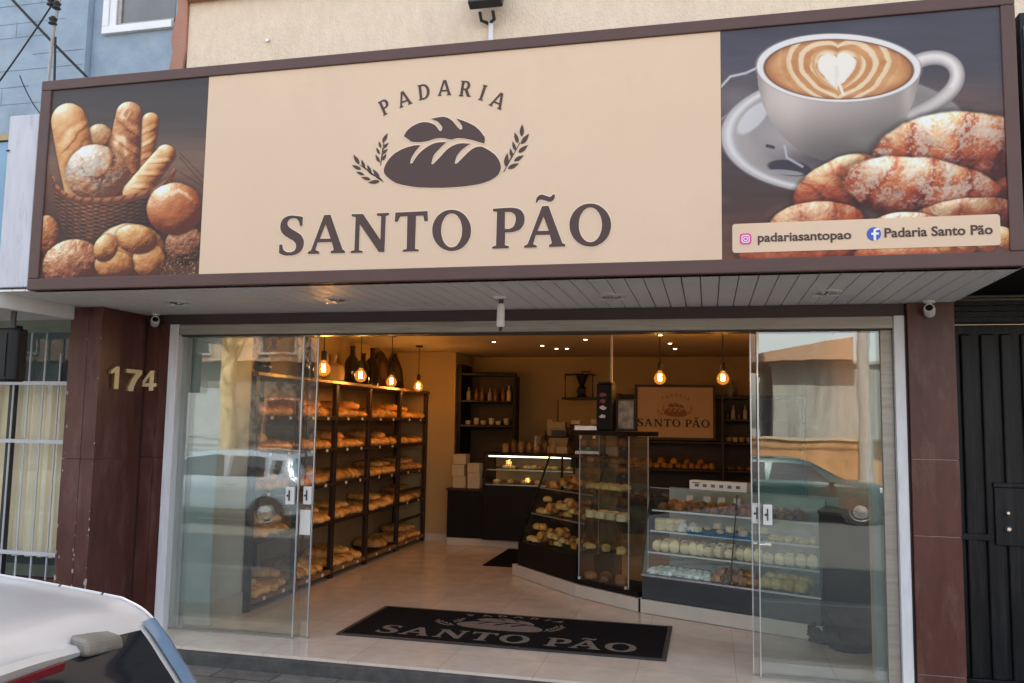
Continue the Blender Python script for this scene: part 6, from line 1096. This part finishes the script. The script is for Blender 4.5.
#            d    zlow  belt  w    top   wr
HATCH = [(0.00,.42,.60,.62,.64,.54),(.03,.30,.72,.72,.76,.62),(.12,.24,.82,.79,.90,.66),(.22,.22,.86,.815,1.05,.655),(.33,.21,.88,.825,1.20,.64),(.415,.21,.885,.83,1.305,.622),(.50,.21,.885,.83,1.345,.615),(.80,.20,.88,.835,1.375,.61),(1.3,.20,.87,.84,1.405,.61),(1.85,.20,.865,.84,1.40,.605),(2.3,.20,.86,.84,1.345,.60),(2.62,.20,.86,.84,1.15,.615),(2.95,.20,.85,.835,.965,.65),(3.15,.20,.83,.83,.92,.68),(3.55,.22,.76,.80,.83,.66),(3.75,.26,.66,.74,.72,.60),(3.84,.36,.54,.62,.58,.50)]
def car(name, label, loc, rz, paint, stretch=1.0, rear_bits=True, short=0):
    wp = lambda d: d-short*max(0, min(1, (d-1.2)/1.2))
    t = thing(name, label, 'car', loc, rz)
    def par(d):
        d /= stretch
        for i in range(len(HATCH)-1):
            if d <= HATCH[i+1][0] or i == len(HATCH)-2:
                u = (d-HATCH[i][0])/(HATCH[i+1][0]-HATCH[i][0]); return cr(HATCH, i, max(0, min(1, u)))
    def surf(d, s, off=0):
        """s 0..7 from sill to roof centre on +y side, 7..14 down the other side"""
        m = 1
        if s > 7: s = 14-s; m = -1
        def at(d, s):
            _, zl, be, w, tp, wr = par(d); be = min(be, tp-.055)
            P = [(0, zl), (w*.84, zl), (w*.965, zl+.14), (w, zl+(be-zl)*.62), (w*.972, be), (wr, tp-.048), (wr*.80, tp-.006), (0, tp+.014)]
            P2 = P+[(-wr*.80, tp-.006)]
            i = min(int(s), 6); q = cr(P2, i, s-i); return Vector((-d, q[0], q[1]))
        p = at(d, s)
        if off:
            e = .01; n = (at(d+e, s)-at(d-e if d > e else d, s)).cross(at(d, min(7, s+e))-at(d, max(0, s-e)))
            if n.length > 1e-9:
                n.normalize(); c = Vector((p.x, 0, .6)); n = n if n.dot(p-c) > 0 else -n; p = p+n*off
        return Vector((-wp(-p.x), p.y*m, p.z))
    L = HATCH[-1][0]*stretch
    def patch(name, ds, ss_, m, off=.004, parent=t, nd=14, ns=10, dfun=None):
        vs = []; 
        for i in range(nd+1):
            for k in range(ns+1):
                s = ss_[0]+(ss_[1]-ss_[0])*k/ns; d0, d1 = dfun(s) if dfun else ds
                vs.append(surf(d0+(d1-d0)*i/nd, s, off))
        W = ns+1; return MB().add(vs, [(i*W+k, (i+1)*W+k, (i+1)*W+k+1, i*W+k+1) for i in range(nd) for k in range(ns)]).build(name, m, parent, local=True, smooth=True)
    DS = sorted(set([i*L/90 for i in range(91)]+[.01, .02])); SS = [i*14/112 for i in range(113)]
    vs = [surf(d, s) for d in DS for s in SS]; W = len(SS)
    fs = [(i*W+k, (i+1)*W+k, (i+1)*W+k+1, i*W+k+1) for i in range(len(DS)-1) for k in range(W-1)]+[tuple(range(W)), tuple(range((len(DS)-1)*W, len(DS)*W))]
    MB().add(vs, fs).build('body', paint, t, local=True, smooth=True)
    q = stretch
    patch('rear_window', (.20*q, .392*q), (5.93, 8.07), M['dark_glass'], ns=24)
    patch('windscreen', (2.36*q, 2.90*q), (5.08, 8.92), M['dark_glass'], ns=24)
    for side in (0, 1):
        S2 = (lambda a, b: (a, b)) if side == 0 else (lambda a, b: (14-a, 14-b))
        lean = lambda r, f: (lambda s: ((r+.10*(min(s, 14-s)-4.1))*q, (f-.42*max(0, min(s, 14-s)-4.1)*(f > 2.2))*q))
        patch('side_window', None, S2(4.14, 4.86), M['dark_glass'], dfun=lean(.78, 1.50)); patch('side_window', None, S2(4.14, 4.86), M['dark_glass'], dfun=lean(1.55, 2.66))
        patch('quarter_window', None, S2(4.25, 4.80), M['dark_glass'], dfun=lambda s: ((.50+.05*(min(s, 14-s)-4.1))*q, (.70)*q), nd=6)
        for d_ in (1.53, .74): patch('door_seam', (d_*q, (d_+.007)*q), S2(2.2, 4.1), M['plastic_dark'], .002, nd=1)
        patch('sill_trim', (1.0*q, 2.75*q), S2(1.2, 2.0), M['plastic_dark'], .006)
        for d_ in (1.40, 2.45):
            p = surf(d_*q, S2(3.75, 0)[0], .012); MB().tube([p+Vector((.07, 0, 0)), p-Vector((.07, 0, 0))], .011, 8).build('door_handle', paint, t, local=True, smooth=True)
        lens = patch('tail_light', (.06*q, .405*q), S2(4.25, 5.84), TAIL, .008, nd=10)
        patch('lamp_segment', (.07*q, .15*q), S2(4.30, 5.5), M['red'], .011, parent=lens, nd=6)
        patch('headlight', (3.42*q, 3.72*q), S2(3.55, 4.9), HEAD, .006, nd=8)
        sg_ = 1 if side == 0 else -1
        mr = MB().blob((-wp(2.62*q), sg_*.93, .93), (.07, .09, .065), 3, .05, 2, 14, 9, flat=-1).build('door_mirror', paint, t, local=True, smooth=True)
        for d_ in (.72, 3.10):
            MB().lathe([(.335, 0), (.34, .02), (.30, .03)], n=30, M=Matrix.Translation((-wp(d_*q), sg_*.800, .30)) @ Matrix.Rotation(-sg_*R(90), 4, 'X')).build('wheel_arch', M['plastic_dark'], t, local=True, smooth=True)
            w_ = MB().lathe([(.19, -.16), (.285, -.165), (.30, -.14), (.30, .025), (.285, .05), (.20, .055), (.19, .04)], n=32, M=Matrix.Translation((-wp(d_*q), sg_*.805, .30)) @ Matrix.Rotation(-sg_*R(90), 4, 'X')).build('wheel', M['cord'], t, local=True, smooth=True)
            rm_ = MB().lathe([(.195, .02), (.195, .045), (.17, .035), (.06, .05), (.03, .06), (.01, .06)], n=24, M=Matrix.Translation((-wp(d_*q), sg_*.805, .30)) @ Matrix.Rotation(-sg_*R(90), 4, 'X')).build('rim', M['steel'], w_, local=True, smooth=True)
    patch('front_grille', (3.765*q, 3.80*q), (3.0, 11.0), M['plastic_dark'], .004, nd=3, ns=20)
    patch('rear_bumper', (.006*q, .06*q), (2.2, 11.8), paint, .018, nd=6, ns=24)
    if rear_bits:
        # roof spoiler lip with its brake lamp and worn end blocks, roof joint strips
        sp = MB(); n = 20; vs = []
        prof = ((.47, .000), (.42, .004), (.372, .000), (.360, -.014), (.372, -.040), (.40, -.042))
        for i in range(n+1):
            y = -.50+1.0*i/n; k = (1-(abs(y)/.62)**2.2); 
            for d_, dz in prof:
                p = surf(max(d_, .40), 7-5.0*0, 0); zc = surf(.415, 7).z
                zz = zc-.055*(abs(y)/.5)**2.2-.006; vs.append((-(d_+.030*(abs(y)/.5)**2), y, zz+dz))
        W = len(prof); sp.add(vs, [(i*W+k, (i+1)*W+k, (i+1)*W+(k+1) % W, i*W+(k+1) % W) for i in range(n) for k in range(W)]+[tuple(range(W)), tuple(range(n*W, (n+1)*W))])
        so_ = sp.build('roof_spoiler', paint, t, local=True, smooth=True)
        zc = surf(.415, 7).z
        MB().hexa([(-.375,-.215,zc-.066),(-.360,-.215,zc-.066),(-.360,.215,zc-.066),(-.375,.215,zc-.066),(-.370,-.215,zc-.040),(-.356,-.215,zc-.040),(-.356,.215,zc-.040),(-.370,.215,zc-.040)]).build('brake_light', mat('brake lens', (.13, .006, .01), .12, spec=.6), so_, local=True, bevel=.004)
        zc += .004
        for s_ in (1, -1):
             y0, y1 = sorted((s_*.275, s_*.43)); MB().hexa([(-.388,y0,zc-.052),(-.350,y0,zc-.052),(-.362,y1,zc-.072),(-.402,y1,zc-.072),(-.412,y0,zc-.001),(-.357,y0,zc-.012),(-.370,y1,zc-.036),(-.424,y1,zc-.024)]).build('end_block', mat('worn spoiler plastic', (.165, .148, .122), .4, var=.3, scale=12, stain=(.16, .13, .10, 1), stain_scale=10, stain_amt=.8), so_, local=True, bevel=.014, seg=3)
        for side in (0, 1):
            for a, b_ in ((.405, .56), (.568, .70), (.708, .95), (.958, 2.25)):
                s = 5.34 if side == 0 else 14-5.34
                MB().tube([surf(a+(b_-a)*k/16, s, .002) for k in range(17)], .0048, 8).build('roof_strip', paint, t, local=True, smooth=True)
                MB().tube([surf(a+(b_-a)*k/8, s-.05 if side == 0 else s+.05, .001) for k in range(9)], .005, 6).build('roof_groove', M['plastic_dark'], t, local=True, smooth=True)
    return t
TAIL = mat('tail lamp lens with painted sky tint', (.13, .20, .29), .06, var=.08, spec=.8, coat=.6)  # blue of the reflected sky is put into the lens base colour
HEAD = mat('headlamp lens', (.55, .57, .60), .06, var=.2, scale=12, spec=.8)
SILVER = mat('dusty silver paint', (.53, .515, .50), .28, metal=.3, var=.03, scale=5, coat=.45, stain=(.46, .42, .38, 1), stain_scale=3.2, stain_amt=.6, detail=8)
GREEN = mat('dark green paint', (.008, .042, .042), .28, metal=.2, var=.05, coat=.8)
car('parked_car', 'silver hatchback seen from behind in the lower left corner', (-.03, -4.10, -.268), 0, SILVER, short=.42)
BLUEW = mat('pale blue white paint', (.19, .235, .28), .25, metal=0, var=.03, coat=.8)
car('parked_car', 'pale blue white hatchback out in the road, mirrored in the left glass door', (-5.35, -7.8, -.25), 0, BLUEW, rear_bits=False).scale = (1, 1, .90)
car('parked_car', 'dark green car across the street mirrored in the right glass door', (.55, -12.0, -.25), R(180), GREEN, 1.06, rear_bits=False).scale = (1, 1, .86)

# ------------------------------------------------------------------ the other side of the street (seen mirrored in the glass)
ow = thing('street_wall', 'low orange rendered wall across the street mirrored in the right door', 'wall', (8, -16.1, -.11))
B(1.9, -16.3, -.3, 22, -16.05, 1.22).build('wall_face', mat('orange render', (.36, .19, .08), .9, var=.25, scale=3, bump=.2, stain=(.09, .06, .045, 1), stain_scale=1.5, stain_amt=.8), ow); B(1.88, -16.34, 1.222, 22, -16.0, 1.29).build('coping', mat('pale coping', (.36, .28, .18), .85), ow, bevel=.01)
gb = thing('grey_building', 'pale grey streaked building behind the orange wall across the street', 'building', (10, -22, 0))
B(3.0, -28, -.3, 30, -21, 3.45).build('wall', mat('streaked grey wall', (.27, .27, .245), .9, var=.12, scale=2, stretch=(3, 3, .35), stain=(.09, .085, .07, 1), stain_scale=1.6, stain_amt=.8), gb); B(2.9, -28.1, 3.452, 30.1, -20.9, 3.55).build('parapet', M['kerb'], gb); MB().prism([(2.5, 3.56), (5.3, 3.56), (5.3, 4.25), (2.5, 3.75)], -27, -20.5, 'y').build('roof_block', mat('warm roof block', (.36, .22, .14), .9, var=.12), gb)
pk_ = thing('pink_building', 'tall pinkish building across the street mirrored at the top of the doors', 'building', (-6, -18, 0))
B(-26, -27, -.3, 1.85, -18.0, 3.3).build('lower_wall', mat('grey brown shop wall', (.10, .085, .07), .8, var=.3, scale=1.5), pk_); B(-26, -27, 3.3, 2.4, -17.6, 4.6).build('wall', mat('pinkish render', (.30, .21, .15), .9, var=.08, scale=2, stain=(.33, .24, .18, 1), stain_scale=1.3, stain_amt=.5), pk_); MB().prism([(-28, 4.55), (-17.4, 4.55), (-17.4, 4.67), (-22.5, 6.0), (-28, 4.67)], -26.5, 2.6, 'x').build('roof', M['terracotta'], pk_)
for k in range(9):
    x = -24.5+3.0*k; f_ = B(x, -17.585, 3.5, x+1.3, -17.54, 4.4).build('window', M['kerb'], pk_); B(x+.08, -17.538, 3.58, x+1.22, -17.53, 4.32).build('pane', M['dark_glass'], f_)
    if k % 2: f_ = B(x-.3, -17.985, -.1, x+1.7, -17.94, 2.5).build('shutter', mat('roller shutter', (.25, .26, .27), .6, var=.2, scale=30, stretch=(.1, .1, 1)), pk_)
    else: f_ = B(x, -17.985, .7, x+1.3, -17.94, 2.2).build('window', M['terracotta'], pk_); B(x+.08, -17.938, .78, x+1.22, -17.93, 2.12).build('pane', M['dark_glass'], f_)
for px_, lb in ((4.35, 'grey utility pole before the orange wall, mirrored in the right glass door'), (-8.3, 'grey utility pole across the road, mirrored in the left glass door')):
    up_ = thing('utility_pole', lb, 'utility pole', (px_, -13.5, -.11), group='utility poles across the road')
    MB().tube([(0, 0, 0), (0, 0, 8.0)], .15, 12, .10).build('pole_shaft', M['kerb'], up_, local=True, smooth=True); MB().box(-.9, -.06, 7.2, .9, .06, 7.32).box(-.7, -.06, 6.5, .7, .06, 6.6).build('crossarm', M['wood_dark'], up_, local=True); MB().lathe([(.25, 4.9), (.27, 5.0), (.27, 5.7), (.2, 5.8)], (.35, 0, 0), 16).build('transformer', M['kerb'], up_, local=True, smooth=True)
for k, z in enumerate((7.3, 7.25, 6.6, 5.2, 5.0)):
    tag(MB().tube(sag((-30, -13.5-.3*(k % 3), z), (30, -13.5-.3*(k % 3), z), .5, 24), .018, 5).build('power_line', M['cord']), 'black power line strung along the far side of the street', 'power line', 'power lines across the road')
vn = car('parked_van', 'dark blue estate car parked behind the green car, mirrored in the right glass door', (-3.9, -14.6, -.11), R(180), mat('dark blue paint', (.015, .03, .06), .25, coat=.8), 1.35, rear_bits=False); vn.scale = (1, 1, 1.05); vn.name = 'parked_car'
tr = thing('street_tree', 'street tree with pale bark across the road mirrored in the left glass', 'tree', (-11.4, -14.2, -.11))
tb = MB(); rt = random.Random(9)
tb.tube([(0, 0, -.1), (.05, 0, 1.2), (-.05, .05, 2.6), (.05, 0, 3.6)], .24, 12, .15)
limbs = []
for k in range(7):
    a = k*.9; e = Vector((1.5*math.cos(a), 1.5*math.sin(a), 4.8+.5*(k % 3))); limbs.append(e); tb.tube([(.03, 0, 3.1+.1*k), (.6*math.cos(a), .6*math.sin(a), 4.1), tuple(e)], .09, 8, .03)
tb.build('trunk', mat('pale bark', (.34, .29, .17), .9, var=.35, scale=4, stretch=(3, 3, .8), bump=.5, bscale=12), tr, local=True, smooth=True)
cv = MB(); 
for k in range(2600):
    c = limbs[rt.randrange(7)]+Vector((rt.gauss(0, .55), rt.gauss(0, .55), rt.gauss(.1, .45))); d = Vector((rt.gauss(0, 1), rt.gauss(0, 1), rt.gauss(0, 1))).normalized(); a = d.orthogonal().normalized()*.09; b2 = d.cross(a).normalized()*.05
    cv.add([c-a, c+b2, c+a, c-b2], [(0, 1, 2, 3)])
cv.build('crown', mat('leaves', (.07, .11, .03), .7, var=.4, scale=2), tr, local=True)

# ------------------------------------------------------------------ light and camera
w = bpy.data.worlds.new('World'); sc.world = w; w.use_nodes = True
nt = w.node_tree; bg = nt.nodes['Background']; sky = nt.nodes.new('ShaderNodeTexSky'); sky.sky_type = 'NISHITA'; sky.sun_disc = False
AZ, EL = R(-8), R(55)
sky.sun_elevation = EL; sky.sun_rotation = AZ; sky.air_density = 1.2; sky.dust_density = 2.0; sky.ozone_density = 1.0
hs_ = nt.nodes.new('ShaderNodeHueSaturation'); hs_.inputs['Saturation'].default_value = SKYSAT; nt.links.new(sky.outputs[0], hs_.inputs['Color']); nt.links.new(hs_.outputs['Color'], bg.inputs['Color']); bg.inputs['Strength'].default_value = SKY
sd = Vector((math.sin(AZ)*math.cos(EL), math.cos(AZ)*math.cos(EL), math.sin(EL)))
sl_ = bpy.data.lights.new('Sun', 'SUN'); sl_.energy = SUN; sl_.angle = R(.5); sl_.color = (1, .93, .82)
so_ = bpy.data.objects.new('Sun', sl_); COL.objects.link(so_); so_.rotation_euler = sd.to_track_quat('Z', 'Y').to_euler()
cam = bpy.data.cameras.new('Camera'); co = bpy.data.objects.new('Camera', cam); COL.objects.link(co); sc.camera = co
cam.sensor_fit = 'HORIZONTAL'; cam.sensor_width = 36; cam.lens = 830.35/1024*36; cam.clip_start = .05; cam.clip_end = 2000
Fv, Rv, Uv = Vector((-.22996649, .96850939, .09542002)), Vector((.9731796, .2294659, .01633636)), Vector((.00607372, -.09661763, .99530304))
m4 = Matrix((Rv, Uv, -Fv)).transposed().to_4x4(); m4.translation = (1.0796, -5.5993, 1.5882); co.matrix_world = m4
vs_ = sc.view_settings; vs_.view_transform = 'Standard'; vs_.look = 'None'; vs_.exposure = EXPO; vs_.gamma = 1; vs_.use_curve_mapping = False
sc.render.engine = 'CYCLES'; cy = sc.cycles
cy.max_bounces = 10; cy.transparent_max_bounces = 40; cy.diffuse_bounces = 4; cy.glossy_bounces = 4; cy.use_denoising = True; cy.sample_clamp_indirect = 6; cy.caustics_reflective = False; cy.caustics_refractive = False
